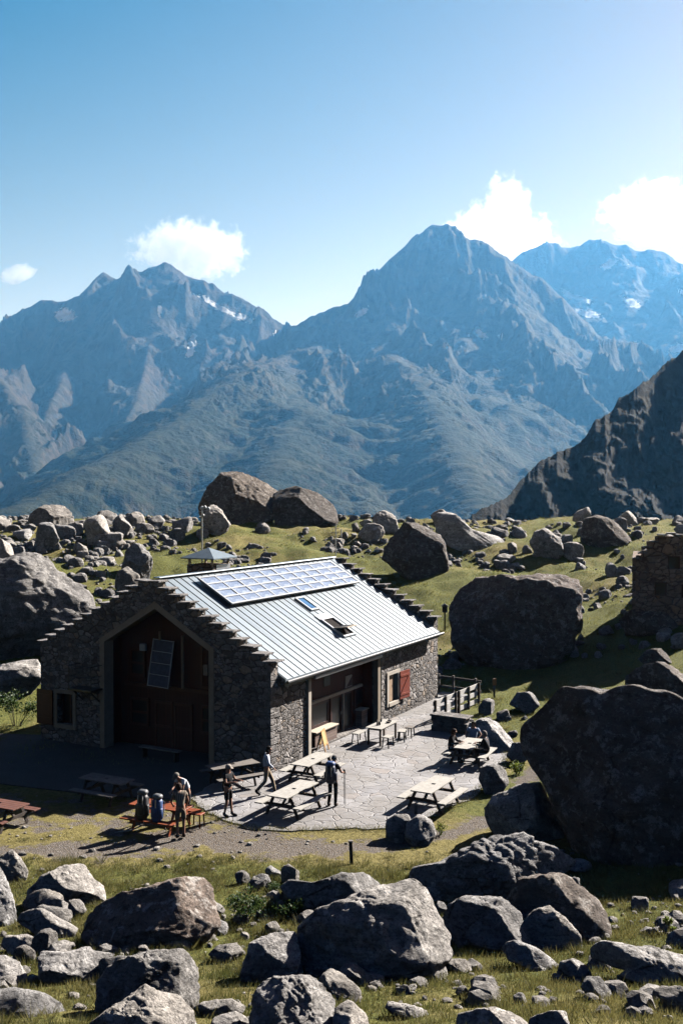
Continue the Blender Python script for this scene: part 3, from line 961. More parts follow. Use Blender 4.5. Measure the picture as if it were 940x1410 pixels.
# named boulders: outline in the photograph, label
BOULDERS = [
 ('boulder', [(410,1300),(412,1270),(440,1245),(480,1228),(520,1212),(548,1208),(568,1202),(590,1215),(605,1245),(622,1280),(626,1300),(600,1322),(540,1335),(470,1335),(425,1322)], dict(depth=0.8, seed=3, sub=6, tilt=.42), 'big rough grey boulder with a peaked top in the centre of the foreground'),
 ('boulder', [(384,1215),(400,1205),(430,1210),(470,1198),(500,1195),(535,1212),(540,1225),(500,1245),(440,1250),(395,1235)], dict(faces='lit', depth=1.2, seed=4), 'pale sunlit rock slab lying just behind the big peaked foreground boulder'),
 ('boulder', [(110,1288),(112,1262),(130,1240),(165,1222),(200,1215),(235,1203),(262,1198),(285,1200),(298,1215),(303,1245),(300,1265),(280,1280),(240,1290),(180,1298),(130,1295)], dict(depth=0.8, seed=5, sub=6, tilt=.3, mat='brown'), 'long blocky boulder with sunlit top and brown face beside the green shrub'),
 ('boulder', [(32,1238),(38,1220),(60,1200),(85,1188),(118,1182),(130,1205),(150,1218),(148,1238),(120,1243),(90,1240),(60,1245)], dict(faces='lit', depth=0.9, seed=6), 'pale humped boulder left of the long blocky foreground boulder'),
 ('boulder', [(-30,1262),(-25,1190),(0,1186),(8,1205),(20,1235),(25,1260),(10,1268)], dict(depth=0.9, seed=7), 'tall narrow grey rock cut off by the left edge of the photo'),
 ('boulder', [(-8,1203),(0,1178),(16,1168),(30,1180),(40,1197),(36,1208),(10,1210)], dict(faces='lit', depth=0.9, seed=8), 'small white sunlit rock at the far left edge of the yard'),
 ('boulder', [(132,1382),(134,1345),(150,1325),(175,1310),(205,1304),(255,1300),(272,1315),(280,1335),(275,1367),(268,1382),(235,1380),(200,1386),(160,1390)], dict(depth=0.7, seed=9, sub=6), 'dark fluted boulder standing in the grass behind a pale pointed rock'),
 ('boulder', [(112,1430),(125,1402),(160,1378),(185,1362),(200,1349),(215,1358),(250,1360),(268,1385),(276,1430)], dict(faces='lit', depth=0.9, seed=10, sub=6), 'pale pointed rock at the bottom edge in front of the fluted boulder'),
 ('boulder', [(52,1343),(56,1305),(90,1308),(120,1300),(160,1310),(150,1325),(130,1345),(80,1350)], dict(faces='lit', depth=1.0, seed=11), 'low flat pinkish rock in the grass left of the dark fluted boulder'),
 ('boulder', [(328,1352),(335,1320),(345,1295),(380,1280),(408,1278),(414,1320),(405,1345),(370,1352)], dict(faces='lit', depth=0.9, seed=12), 'smooth pale tilted rock leaning against the big peaked boulder'),
 ('boulder', [(343,1425),(350,1375),(355,1350),(375,1340),(420,1338),(450,1345),(463,1370),(465,1395),(460,1425)], dict(depth=0.9, seed=13, sub=6, amp=1.3), 'knobbly hollowed grey rock at the bottom edge left of centre'),
 ('rock', [(438,1348),(455,1330),(475,1340),(496,1360),(496,1378),(465,1376)], dict(depth=0.9, seed=14, sub=4), 'small smooth pale rock beside the knobbly hollowed rock'),
 ('rock', [(455,1425),(460,1385),(480,1372),(505,1392),(512,1425)], dict(depth=0.9, seed=15, sub=4), 'small grey rock at the bottom edge right of the knobbly rock'),
 ('boulder', [(610,1268),(618,1240),(640,1228),(690,1230),(720,1255),(738,1302),(690,1298),(650,1290),(615,1288)], dict(faces='lit', depth=0.9, seed=16, top=0.75), 'pale sunlit boulder with a cracked sloping top right of the peaked boulder'),
 ('boulder', [(688,1300),(705,1290),(735,1300),(770,1325),(740,1332),(700,1318)], dict(depth=1.0, seed=17, sub=4), 'thin flat slab lying in the grass below the cracked pale boulder'),
 ('boulder', [(720,1288),(722,1262),(735,1250),(757,1243),(775,1258),(798,1285),(802,1303),(760,1305),(730,1298)], dict(depth=0.8, seed=18), 'grey pyramid shaped rock at the edge of the giant boulder shadow'),
 ('boulder', [(804,1303),(830,1289),(880,1295),(945,1308),(990,1325),(985,1350),(900,1340),(850,1326),(812,1315)], dict(faces='lit', depth=0.8, seed=19, top=0.7), 'long low pale slab in front of the black shadow at right'),
 ('rock', [(765,1340),(770,1322),(790,1318),(812,1328),(818,1345),(790,1348)], dict(depth=0.9, seed=20, sub=4), 'small dark round rock in the grass at lower right'),
 ('rock', [(798,1358),(806,1342),(825,1342),(845,1362),(840,1374),(810,1368)], dict(depth=0.9, seed=21, sub=4), 'small pale angular rock touching the small dark round rock'),
 ('boulder', [(893,1362),(910,1354),(950,1356),(990,1375),(980,1395),(930,1388)], dict(faces='lit', depth=0.8, seed=22, sub=4), 'pale flat rock cut by the right edge in the lower grass'),
 ('boulder', [(625,1425),(630,1392),(655,1386),(685,1382),(710,1392),(728,1400),(730,1425)], dict(depth=0.9, seed=23), 'grey lumpy rock at the bottom edge right of centre'),
 ('rock', [(724,1425),(728,1398),(755,1390),(780,1388),(790,1425)], dict(depth=0.9, seed=24, sub=4), 'small buff rock at the bottom edge beside the lumpy grey rock'),
 ('rock', [(528,1384),(535,1376),(560,1380),(590,1388),(598,1400),(570,1400),(540,1394)], dict(faces='lit', depth=0.8, seed=25, sub=4), 'small white oblong stone lying in the foreground grass'),
 ('boulder', [(-30,1352),(-25,1318),(5,1314),(28,1322),(42,1345),(30,1354)], dict(depth=0.9, seed=26, sub=4), 'low pale rock cut by the left edge in the lower grass'),
 ('boulder', [(-30,1395),(-20,1360),(20,1356),(60,1362),(100,1380),(80,1395)], dict(faces='lit', depth=0.9, seed=27, sub=4), 'flat buff rock half sunk in grass in the lower left corner'),
 ('boulder', [(560,1208),(575,1185),(610,1178),(640,1160),(668,1150),(700,1142),(725,1138),(755,1150),(790,1158),(805,1172),(770,1205),(700,1228),(640,1230),(595,1218)], dict(depth=0.55, seed=28, sub=6, amp=1.3), 'jagged dark rock ridge rising between gravel path and giant boulder'),
 ('boulder', [(600,1225),(615,1212),(655,1200),(690,1208),(690,1235),(650,1240),(612,1236)], dict(depth=0.8, seed=29), 'broken grey rock in front of the jagged dark ridge'),
 ('boulder', [(665,1108),(680,1090),(700,1085),(720,1075),(745,1072),(760,1095),(772,1118),(778,1150),(740,1146),(700,1146),(675,1134)], dict(faces='lit', depth=0.9, seed=30, top=0.8), 'flat topped grey boulder beside the terrace under the giant boulder'),
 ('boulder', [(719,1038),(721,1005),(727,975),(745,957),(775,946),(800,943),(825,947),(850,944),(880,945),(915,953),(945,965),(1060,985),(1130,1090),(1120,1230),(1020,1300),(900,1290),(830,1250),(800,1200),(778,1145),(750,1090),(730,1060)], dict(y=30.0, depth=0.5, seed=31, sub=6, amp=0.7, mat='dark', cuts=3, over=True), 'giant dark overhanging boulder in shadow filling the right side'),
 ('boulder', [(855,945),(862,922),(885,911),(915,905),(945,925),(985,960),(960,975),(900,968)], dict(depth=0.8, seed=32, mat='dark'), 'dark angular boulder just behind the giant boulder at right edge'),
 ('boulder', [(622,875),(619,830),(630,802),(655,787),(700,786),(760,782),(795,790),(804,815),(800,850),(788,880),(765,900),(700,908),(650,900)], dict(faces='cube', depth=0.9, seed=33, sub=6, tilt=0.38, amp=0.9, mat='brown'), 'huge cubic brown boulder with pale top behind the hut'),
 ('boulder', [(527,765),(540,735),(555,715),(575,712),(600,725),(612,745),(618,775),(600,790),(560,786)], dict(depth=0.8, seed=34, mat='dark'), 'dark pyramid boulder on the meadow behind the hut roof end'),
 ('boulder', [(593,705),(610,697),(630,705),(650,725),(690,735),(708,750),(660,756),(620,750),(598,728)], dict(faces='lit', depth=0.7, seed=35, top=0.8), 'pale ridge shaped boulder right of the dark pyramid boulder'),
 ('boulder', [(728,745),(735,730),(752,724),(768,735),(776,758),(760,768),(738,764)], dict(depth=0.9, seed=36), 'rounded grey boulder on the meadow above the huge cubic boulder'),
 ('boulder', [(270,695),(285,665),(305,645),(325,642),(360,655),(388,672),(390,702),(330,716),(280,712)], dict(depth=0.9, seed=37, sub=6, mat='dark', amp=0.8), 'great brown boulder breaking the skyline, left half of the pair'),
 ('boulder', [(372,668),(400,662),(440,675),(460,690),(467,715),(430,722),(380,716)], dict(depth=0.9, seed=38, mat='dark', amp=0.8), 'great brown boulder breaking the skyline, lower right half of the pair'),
 ('boulder', [(274,726),(284,702),(293,691),(306,700),(317,720),(308,732),(288,734)], dict(depth=0.9, seed=39), 'pointed pale boulder directly behind the thin mast'),
 ('boulder', [(38,726),(42,705),(60,692),(95,690),(100,705),(92,726),(60,728)], dict(depth=0.8, seed=40), 'brown block shaped boulder alone on the left skyline'),
 ('boulder', [(-80,895),(-80,775),(0,762),(35,752),(70,758),(100,785),(130,805),(147,838),(122,865),(70,890),(30,898)], dict(faces='lit', depth=0.55, seed=41, sub=6), 'huge pale sloping boulder at the left edge behind the gable'),
 ('boulder', [(-60,955),(-50,915),(0,912),(52,902),(60,932),(40,952)], dict(faces='lit', depth=0.9, seed=42, top=0.7), 'flat pale slab rock left of the hut wall'),
 ('boulder', [(508,728),(515,708),(528,700),(545,708),(549,728),(530,733)], dict(depth=0.9, seed=43), 'small upright dark boulder on the skyline right of the great pair'),
 ('boulder', [(166,785),(172,757),(185,745),(200,748),(211,770),(206,792),(185,796)], dict(depth=0.9, seed=44), 'upright double topped boulder in the rubble left of the vent turret'),
 ('boulder', [(158,806),(162,785),(176,778),(192,790),(195,808),(176,812)], dict(depth=0.9, seed=45, sub=4), 'smaller grey rock at the foot of the upright double topped boulder'),
 ('boulder', [(798,740),(802,712),(820,706),(850,716),(876,735),(860,745),(820,748)], dict(depth=0.8, seed=46, mat='dark'), 'long dark sloping boulder on the right part of the meadow'),
 ('boulder', [(842,722),(852,710),(866,700),(878,706),(884,722),(865,726)], dict(depth=0.9, seed=47), 'pointed grey boulder on the right skyline'),
 ('boulder', [(640,1010),(645,992),(668,986),(690,990),(710,1012),(712,1030),(680,1036),(650,1030)], dict(faces='lit', depth=0.8, seed=48, foot=4), 'pale broken boulder behind the occupied picnic table'),
 ('boulder', [(658,1072),(662,1056),(680,1049),(697,1056),(702,1076),(690,1088),(668,1090)], dict(depth=0.9, seed=49, sub=4), 'dark rounded rock at the right edge of the terrace'),
 ('rock', [(530,1148),(532,1128),(545,1119),(562,1120),(570,1138),(562,1154),(542,1156)], dict(depth=0.9, seed=50, sub=4), 'dark mossy rock on the terrace edge, left one of two'),
 ('rock', [(556,1150),(560,1130),(576,1118),(594,1126),(601,1146),(590,1160),(568,1160)], dict(faces='lit', depth=0.9, seed=51, sub=4), 'pale rough rock on the terrace edge, right one of two'),
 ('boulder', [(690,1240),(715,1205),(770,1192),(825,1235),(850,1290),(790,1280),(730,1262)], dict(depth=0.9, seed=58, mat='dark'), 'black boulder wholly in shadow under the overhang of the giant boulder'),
 ('boulder', [(566,1218),(578,1196),(603,1188),(628,1205),(624,1230),(592,1236)], dict(depth=0.9, seed=59), 'angular grey rock at the left foot of the jagged dark ridge'),
 ('boulder', [(640,1178),(668,1160),(700,1162),(712,1190),(690,1212),(655,1205)], dict(depth=0.8, seed=60), 'cracked grey block in front of the middle of the jagged ridge'),
 ('boulder', [(285,1425),(292,1398),(325,1390),(345,1402),(350,1425)], dict(depth=0.9, seed=61, sub=4), 'low buff rock at the bottom edge left of the knobbly hollowed rock'),
 ('boulder', [(286,1312),(300,1298),(330,1296),(340,1310),(320,1322),(295,1322)], dict(depth=1.0, seed=62, sub=4), 'low pale stone in the grass left of the smooth tilted rock'),
 ('boulder', [(255,1392),(280,1376),(320,1372),(342,1384),(330,1396),(280,1400)], dict(depth=1.0, seed=63, sub=4), 'thin flat slab right of the dark fluted boulder'),
 ('boulder', [(215,1300),(225,1285),(250,1282),(268,1292),(262,1304),(235,1306)], dict(depth=1.0, seed=64, sub=4), 'small pale stone between the long blocky and the dark fluted boulder'),
 ('boulder', [(598,1330),(612,1318),(640,1318),(655,1330),(635,1338)], dict(depth=1.0, seed=65, sub=4), 'flat grey stone in grass at the right foot of the peaked boulder'),
 ('boulder', [(0,1300),(8,1286),(40,1284),(58,1296),(45,1310),(15,1312)], dict(depth=1.0, seed=66, sub=4), 'low pale stone near the left edge above the pinkish flat rock'),
 ('boulder', [(850,1340),(868,1328),(905,1332),(920,1346),(890,1354)], dict(depth=1.0, seed=67, sub=4), 'low grey stone in the grass below the long low slab'),
 ('boulder', [(700,968),(712,952),(735,950),(745,968),(728,980)], dict(depth=0.9, seed=68, sub=4), 'small grey rock on the bank between fence and giant boulder'),
 ('boulder', [(696,1040),(705,1022),(722,1020),(728,1042),(712,1050)], dict(depth=0.9, seed=69, sub=4), 'grey rock on the bank just left of the giant boulder'),
 ('boulder', [(384,1232),(390,1222),(408,1222),(428,1228),(425,1250),(400,1252)], dict(depth=0.9, seed=52, sub=4, mat='dark'), 'small dark rock between the green shrub and the pale slab'),
 ('boulder', [(90,1250),(95,1238),(110,1236),(120,1252),(108,1262)], dict(depth=0.9, seed=53, sub=4), 'small pale rock wedged before the humped boulder'),
 ('boulder', [(878,905),(890,892),(915,890),(930,905),(920,915),(890,914)], dict(depth=0.9, seed=54, sub=4, mat='dark'), 'dark rock in the grass below the small stone cabin'),
 ('boulder', [(848,852),(862,838),(885,832),(915,838),(945,835),(960,860),(900,868),(860,866)], dict(depth=0.8, seed=56, mat='dark'), 'dark boulder heap in front of the small stone cabin'),
 ('boulder', [(20,1265),(30,1250),(60,1248),(85,1262),(110,1275),(100,1288),(50,1284)], dict(depth=0.9, seed=57, sub=4), 'low pale rock in front of the pale humped boulder'),
]
for nm, pts, kw, lab in BOULDERS:
    if kw is None: continue
    kw = dict(kw)
    if kw.get('mat'): kw['mat'] = M_rock_dark if kw['mat'] == 'dark' else M_rock_brown
    outlined_rock(nm, pts, label=lab, **kw)

# loose rocks: a few shapes, many individuals
SEEDS = [seed_rock(900 + i, 4) for i in range(9)]
SMALL = [seed_rock(950 + i, 3) for i in range(7)]


def loose(px, py, wpx, label, group, sub=None, sink=0.0):
    p = ground_hit(px, py)
    r = wpx / 2 / FPX * p.y
    me = random.choice(SEEDS if wpx > 13 else SMALL)
    o = link_mesh('rock', me, None)
    o.location = (p.x, p.y, p.z - sink * r)
    o.rotation_euler = (random.uniform(-.25, .25), random.uniform(-.25, .25), random.uniform(0, 6.28))
    o.scale = (r * random.uniform(0.85, 1.15), r * random.uniform(0.8, 1.1), r * random.uniform(0.75, 1.3))
    tag(o, label, 'rock', group)
    return o


def scatter(n, x0, x1, y0, y1, wmin, wmax, label, group, pw=2.2, keep=None):
    k = 0; tries = 0
    while k < n and tries < n * 20:
        tries += 1
        px, py = random.uniform(x0, x1), y0 + (y1 - y0) * random.random()
        if keep and not keep(px, py): continue
        if n > 30 and fbm(np.array([[px / 55.0, py / 22.0, n]]), 2)[0] < random.uniform(-.35, .3): continue
        loose(px, py, max(wmin, 9) + (wmax - wmin) * random.random() ** pw, label, group)
        k += 1


hutmask = lambda px, py: not (235 < px < 610 and py > 800 - 0.15 * (px - 235) if px < 460 else (px < 610 and py > 760 + 0.62 * (px - 455)))
scatter(70, -10, 270, 712, 800, 8, 36, 'one of many grey rocks in the rubble field left of the vent turret', 'rocks in the left rubble field', keep=lambda px, py: py < 745 + (270 - px) * 0.28)
scatter(14, -10, 240, 722, 785, 22, 44, 'one of the larger boulders in the rubble field left of the vent turret', 'larger boulders in the left rubble field', pw=1.5, keep=lambda px, py: py < 742 + (240 - px) * 0.22)
scatter(22, 270, 520, 722, 760, 8, 30, 'one of the grey rocks on the grass between hut roof and skyline boulders', 'rocks behind the hut roof')
scatter(62, 600, 950, 716, 785, 7, 28, 'one of many grey rocks strewn over the right part of the meadow', 'rocks on the right meadow', keep=lambda px, py: not (px > 870 and py > 735))
scatter(10, 620, 870, 785, 905, 6, 16, 'one of the small grey rocks in the grass around the huge cubic boulder', 'rocks round the cubic boulder')
scatter(18, 740, 810, 868, 905, 6, 18, 'one of the broken stones heaped right of the huge cubic boulder', 'stone heap by the cubic boulder')
scatter(14, 820, 945, 868, 905, 7, 22, 'one of the rubble stones in the grass below the small stone cabin', 'rubble below the cabin')
scatter(34, -5, 930, 1255, 1400, 9, 30, 'one of the small half sunk stones in the foreground grass', 'stones in the foreground grass', pw=1.8)
scatter(16, -5, 560, 1240, 1395, 26, 58, 'one of the middle sized broken boulders packed between the named foreground rocks'.replace('named ', 'large '), 'middle sized boulders in the foreground', pw=1.2)
scatter(7, 580, 800, 1195, 1290, 26, 50, 'one of the broken rocks below the jagged ridge at the giant boulder', 'broken rocks below the giant boulder', pw=1.2)
scatter(12, 200, 400, 1205, 1275, 10, 34, 'one of the stones around the green shrub', 'stones around the shrub', pw=1.2)
scatter(14, 640, 725, 960, 1075, 7, 24, 'one of the stones on the grass bank right of the terrace', 'stones beside the terrace')


def rubble(name, label, n, x0, x1, y0, y1, s0, s1, thr, wl, seed, bias=None):
    """stones too many to count, in one mesh"""
    rg = np.random.default_rng(seed)
    X = rg.uniform(x0, x1, n * 6); Y = rg.uniform(y0, y1, n * 6)
    P = np.stack([X, Y], 1); P = P[np.abs(P[:, 0]) < 0.38 * P[:, 1] + 2]
    nz = fbm(np.stack([P[:, 0] / wl, P[:, 1] / wl, np.full(len(P), seed * 1.1)], 1), 3)
    if bias is not None: nz = nz + bias(P)
    ok = (nz > thr) & (np.maximum(poly_dist(P, TERR), poly_dist(P, _hutpoly)) < -0.3)
    P = P[ok][:n]; Z = ground_z(P)
    base, F = ico(2)
    shapes = []
    for k in range(8):
        q = np.sign(base) * np.abs(base) ** .75 * rg.uniform(.6, 1.2, 3)
        for _ in range(6):
            d = rg.normal(size=3); d /= np.linalg.norm(d); q = cut(q, d, (q @ d).max() * rg.uniform(.55, .85), 1.0)
        shapes.append(q)
    Vs, Fs = [], []
    sz = s0 + (s1 - s0) * rg.random(len(P)) ** 3
    for i, (p, z, r) in enumerate(zip(P, Z, sz)):
        a = rg.uniform(0, 6.28); c_, s_ = math.cos(a), math.sin(a)
        q = shapes[i % 8] * r
        Vs.append(np.stack([q[:, 0] * c_ - q[:, 1] * s_ + p[0], q[:, 0] * s_ + q[:, 1] * c_ + p[1], q[:, 2] * .8 + z + r * .12], 1))
        Fs.append(F + i * len(base))
    o = link_mesh(name, np_mesh(name, np.concatenate(Vs), np.concatenate(Fs), False), M_rock)
    tag(o, label, 'rubble', kind='stuff')


rubble('rubble', 'countless small grey stones strewn over the meadow behind the hut', 2600, -48, 48, 58, 116, 0.10, 0.62, 0.26, 8.5, 3, lambda P: np.where(P[:, 0] < -6, .32, 0) + np.where(P[:, 0] > 12, .16, 0))
rubble('rubble', 'countless pebbles and small stones in the foreground grass and yard', 900, -14, 14, 16, 36, 0.02, 0.13, 0.05, 2.0, 4)
rubble('rubble', 'countless broken stones between the foreground boulders', 260, -11, 9, 16, 27, 0.07, 0.42, 0.08, 2.4, 6)
# ---------------------------------------------------------------- the hut
def stone_wall_mat(name, dark, light, mortar, sc=3.0, bump=1.0):
    m = NT(name, 0.9, 0.2)
    P = m.coord('Object')
    W = m.n('ShaderNodeVectorMath', operation='ADD'); m.link(P, W.inputs[0])
    nv = m.n('ShaderNodeTexNoise'); m.link(P, nv.inputs['Vector']); nv.inputs['Scale'].default_value = 4.0
    s_ = m.n('ShaderNodeVectorMath', operation='SCALE'); m.link(nv.outputs['Color'], s_.inputs[0]); s_.inputs['Scale'].default_value = 0.12
    m.link(s_.outputs[0], W.inputs[1])
    V = m.mapping(W.outputs[0], (1.0, 1.0, 1.75))
    pick = m.ramp(m.noise(P, 0.9, 3, 0.6), [(0.49, 0), (0.51, 1)])
    ed = m.mix(pick, m.voronoi(V, sc, 'DISTANCE_TO_EDGE', rnd=0.85), m.math('MULTIPLY', m.voronoi(V, sc * .58, 'DISTANCE_TO_EDGE', rnd=0.8), 0.9))
    cc = m.mix(pick, m.voronoi(V, sc, 'F1', 'Color', rnd=0.85), m.voronoi(V, sc * .58, 'F1', 'Color', rnd=0.8))
    cs = m.n('ShaderNodeSeparateXYZ'); m.link(cc, cs.inputs[0])
    n1 = m.noise(P, 9, 7, 0.7); n2 = m.noise(P, 0.7, 4, 0.6)
    c = m.mix(cs.outputs[0], dark, light)
    c = m.mix(m.ramp(cs.outputs[1], [(0.82, 0), (0.92, 1)]), c, (light[0] * 0.95, light[1] * 0.82, light[2] * 0.68))
    c = m.mix(m.ramp(n1, [(0.35, 0.55), (0.60, 0)]), c, tuple(x * 0.5 for x in dark))
    jm = m.ramp(m.math('ADD', ed, m.math('MULTIPLY', m.math('SUBTRACT', n1, 0.5), 0.05)), [(0.015, 1), (0.06, 0)])
    c = m.mix(jm, c, mortar)
    c = m.mix(m.ramp(n2, [(0.35, 0.4), (0.6, 0)]), c, tuple(x * 0.6 for x in dark))
    m.color(c)
    h = m.math('ADD', m.ramp(ed, [(0.0, 0), (0.14, 1)]), m.math('MULTIPLY', n1, 0.55))
    h = m.math('ADD', h, m.math('MULTIPLY', cs.outputs[2], 0.8))
    m.bump(h, bump, 0.09)
    return m.m


M_stone = stone_wall_mat('hut_stone', (0.12, 0.11, 0.103), (0.42, 0.40, 0.385), (0.075, 0.068, 0.062), 3.8, 0.8)
M_stone2 = stone_wall_mat('cabin_stone', (0.21, 0.165, 0.135), (0.40, 0.325, 0.27), (0.10, 0.08, 0.07), 2.4)
M_slab = rock_mat('slab_stone', (0.16, 0.15, 0.145), (0.32, 0.305, 0.295), (0.38, 0.365, 0.35))


def plank_mat(name, a, b, width=0.14, axis=(1, 0, 0), rough=0.7):
    m = NT(name, rough, 0.25)
    P = m.coord('Object')
    sx = m.n('ShaderNodeSeparateXYZ'); m.link(P, sx.inputs[0])
    k = [i for i in range(3) if axis[i]][0]
    t = m.math('DIVIDE', sx.outputs[k], width)
    fr = m.math('FRACT', t); fl = m.math('FLOOR', t)
    wn = m.n('ShaderNodeTexWhiteNoise', noise_dimensions='1D'); m.link(fl, wn.inputs['W'])
    sc = [22, 22, 22]; sc2 = [3, 3, 3]
    gr = m.noise(m.mapping(P, tuple(22 if axis[i] else 3 for i in range(3))), 1.0, 6, 0.65)
    c = m.mix(m.math('ADD', m.math('MULTIPLY', wn.outputs[0], 0.6), m.math('MULTIPLY', gr, 0.4)), a, b)
    edge = m.math('MINIMUM', fr, m.math('SUBTRACT', 1.0, fr))
    gap = m.ramp(edge, [(0.02, 1), (0.06, 0)])
    m.color(m.mix(gap, c, tuple(x * 0.25 for x in a)))
    m.bump(m.math('ADD', m.ramp(edge, [(0.0, 0), (0.07, 1)]), m.math('MULTIPLY', gr, 0.25)), 0.6, 0.012)
    return m.m


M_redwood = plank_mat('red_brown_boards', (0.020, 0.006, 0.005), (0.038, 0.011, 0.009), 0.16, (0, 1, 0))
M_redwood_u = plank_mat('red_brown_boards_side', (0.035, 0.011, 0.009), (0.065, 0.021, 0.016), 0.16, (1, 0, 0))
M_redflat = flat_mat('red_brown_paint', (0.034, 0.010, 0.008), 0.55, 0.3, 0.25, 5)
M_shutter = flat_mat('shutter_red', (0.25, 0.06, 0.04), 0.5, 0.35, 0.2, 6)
M_cream = flat_mat('cream_render', (0.27, 0.23, 0.175), 0.85, 0.2, 0.14, 3, bump=0.2)
M_creamlt = flat_mat('pale_render', (0.46, 0.42, 0.36), 0.85, 0.2, 0.12, 4, bump=0.2)
M_brownplank = plank_mat('weathered_brown_planks', (0.15, 0.105, 0.09), (0.28, 0.21, 0.18), 0.11, (0, 0, 1))
M_palewood = flat_mat('pale_wood', (0.46, 0.40, 0.32), 0.7, 0.25, 0.2, 8)
M_glass = flat_mat('dark_window_glass', (0.012, 0.012, 0.014), 0.3, 0.2, 0.2, 2)
M_darkmetal = flat_mat('dark_metal', (0.035, 0.036, 0.038), 0.45, 0.5, 0.2, 9, metal=0.3)
M_greymetal = flat_mat('grey_metal', (0.34, 0.35, 0.36), 0.4, 0.5, 0.12, 9, metal=0.4)
M_whitemetal = flat_mat('white_metal', (0.50, 0.51, 0.51), 0.45, 0.4, 0.08, 9)
M_palegrey = flat_mat('pale_grey_frame', (0.30, 0.32, 0.34), 0.5, 0.4, 0.12, 9)
M_black = flat_mat('dark_interior', (0.012, 0.009, 0.008), 0.9, 0.1, 0.2, 3)

m = NT('sheet_metal_roof', 0.42, 0.45)
P = m.coord('Object')
n1 = m.noise(m.mapping(P, (2.2, 0.25, 0.25)), 1.0, 6, 0.6); n2 = m.noise(P, 5, 6, 0.7)
c = m.mix(m.ramp(n1, [(0.35, 0), (0.65, 1)]), (0.145, 0.182, 0.212), (0.215, 0.26, 0.292))
c = m.mix(m.ramp(n2, [(0.56, 0), (0.70, 0.35)]), c, (0.22, 0.245, 0.26))
m.color(c); m.b.inputs['Metallic'].default_value = 0.15; m.bump(n1, 0.15, 0.02)
M_roof = m.m
M_seam = flat_mat('roof_seam', (0.085, 0.10, 0.11), 0.45, 0.4, 0.15, 3)

m = NT('solar_cells', 0.16, 0.6)
P = m.coord('Object')
br = m.n('ShaderNodeTexBrick'); m.link(P, br.inputs['Vector'])
n1 = m.noise(P, 1.1, 6, 0.65)
ckc = m.n('ShaderNodeTexChecker')
gx_ = m.voronoi(m.mapping(P, (1, 1, 0)), 6.4, 'DISTANCE_TO_EDGE', rnd=0.0)
c = m.mix(m.ramp(n1, [(0.35, 0), (0.65, 1)]), (0.12, 0.155, 0.24), (0.24, 0.29, 0.38))
c = m.mix(m.ramp(gx_, [(0.012, 1), (0.03, 0)]), c, (0.36, 0.40, 0.46))
m.color(c); m.rough(m.ramp(n1, [(0.3, 0.12), (0.7, 0.4)]))
M_solar = m.m

M_tan = flat_mat('tan_board', (0.40, 0.29, 0.20), 0.7, 0.2, 0.15, 5)
hut = empty('stone_hut', C0, math.atan2(U.y, U.x), 'large stone mountain hut with ribbed metal roof, solar panels and stepped slab gables', 'mountain hut')

RZ, RS, OV = 3.56, 0.58, 0.35


def zroof(v): return RZ + RS * (min(v, HW - v) + OV)


NST = 12


def gable_top(v0, v1, lift=0.0):
    """stepped parapet line from v0 to v1"""
    pts = []
    w = (HW / 2 + 0.1) / NST
    edges = [-0.1 + w * k for k in range(NST + 1)] + [HW + 0.1 - w * k for k in range(NST - 1, -1, -1)]
    for a, b, k in [(edges[i], edges[i + 1], min(i, 2 * NST - 1 - i)) for i in range(2 * NST)]:
        lo, hi = max(a, v0), min(b, v1)
        if hi - lo > 1e-4:
            z = 4.10 + lift + (7.22 - 4.10) * (k + 0.5) / NST
            pts += [(lo, z), (hi, z)]
    return pts, edges


def gable_cols(mb, u0, u1, cols):
    for v0, v1, zb_, poly in cols:
        top, _ = gable_top(v0, v1)
        pts = [(v0, zb_)] + top + [(v1, zb_)] if poly is None else poly
        mb.prism([(u0, p[0], p[1]) for p in pts], (u1 - u0, 0, 0))


OPV0, OPV1, OPZ, OPA = 2.62, 8.45, 4.62, 6.33
OPM = (OPV0 + OPV1) / 2
TH = 0.55
g = MB()
gable_cols(g, 0, TH, [(0, OPV0, -0.4, None), (OPV1, 9.95, -0.4, None), (10.85, HW, -0.4, None)])
top, edges = gable_top(OPV0, OPV1)
g.prism([(0, p[0], p[1]) for p in [(OPV0, OPZ)] + top + [(OPV1, OPZ), (OPM, OPA)]], (TH, 0, 0))
g.box((TH / 2, 10.4, (0.75 - 0.4) / 2), (TH, 0.9, 1.15))
t2, _ = gable_top(9.95, 10.85)
g.prism([(0, p[0], p[1]) for p in [(9.95, 2.12)] + t2 + [(10.85, 2.12)]], (TH, 0, 0))
gable = g.build('gable_wall', M_stone, hut)
g = MB(); gable_cols(g, HL - TH, HL, [(0, HW, -1.2, None)])
rear = g.build('gable_wall', M_stone, hut)


def coping(u0, u1, parent, seed):
    random.seed(seed)
    mb = MB()
    w = (HW / 2 + 0.1) / NST
    for side in (0, 1):
        for k in range(NST):
            z = 4.10 + (7.22 - 4.10) * (k + 0.5) / NST
            vc = -0.1 + w * (k + 0.36)
            if side: vc = HW - vc
            L = (u1 - u0) + random.uniform(0.02, 0.16)
            rot = Matrix.Rotation(random.uniform(-.05, .05), 4, 'Z') @ Matrix.Rotation((1 if side == 0 else -1) * random.uniform(-0.02, 0.10) * -1, 4, 'X')
            mb.box(((u0 + u1) / 2 + random.uniform(-.05, .08), vc, z + 0.045), (L, random.uniform(0.56, 0.70), random.uniform(0.055, 0.085)), rot, 0.015, 0.012)
    return mb.build('coping_slabs', M_slab, parent)


coping(0, TH, gable, 5); coping(HL - TH, HL, rear, 6)

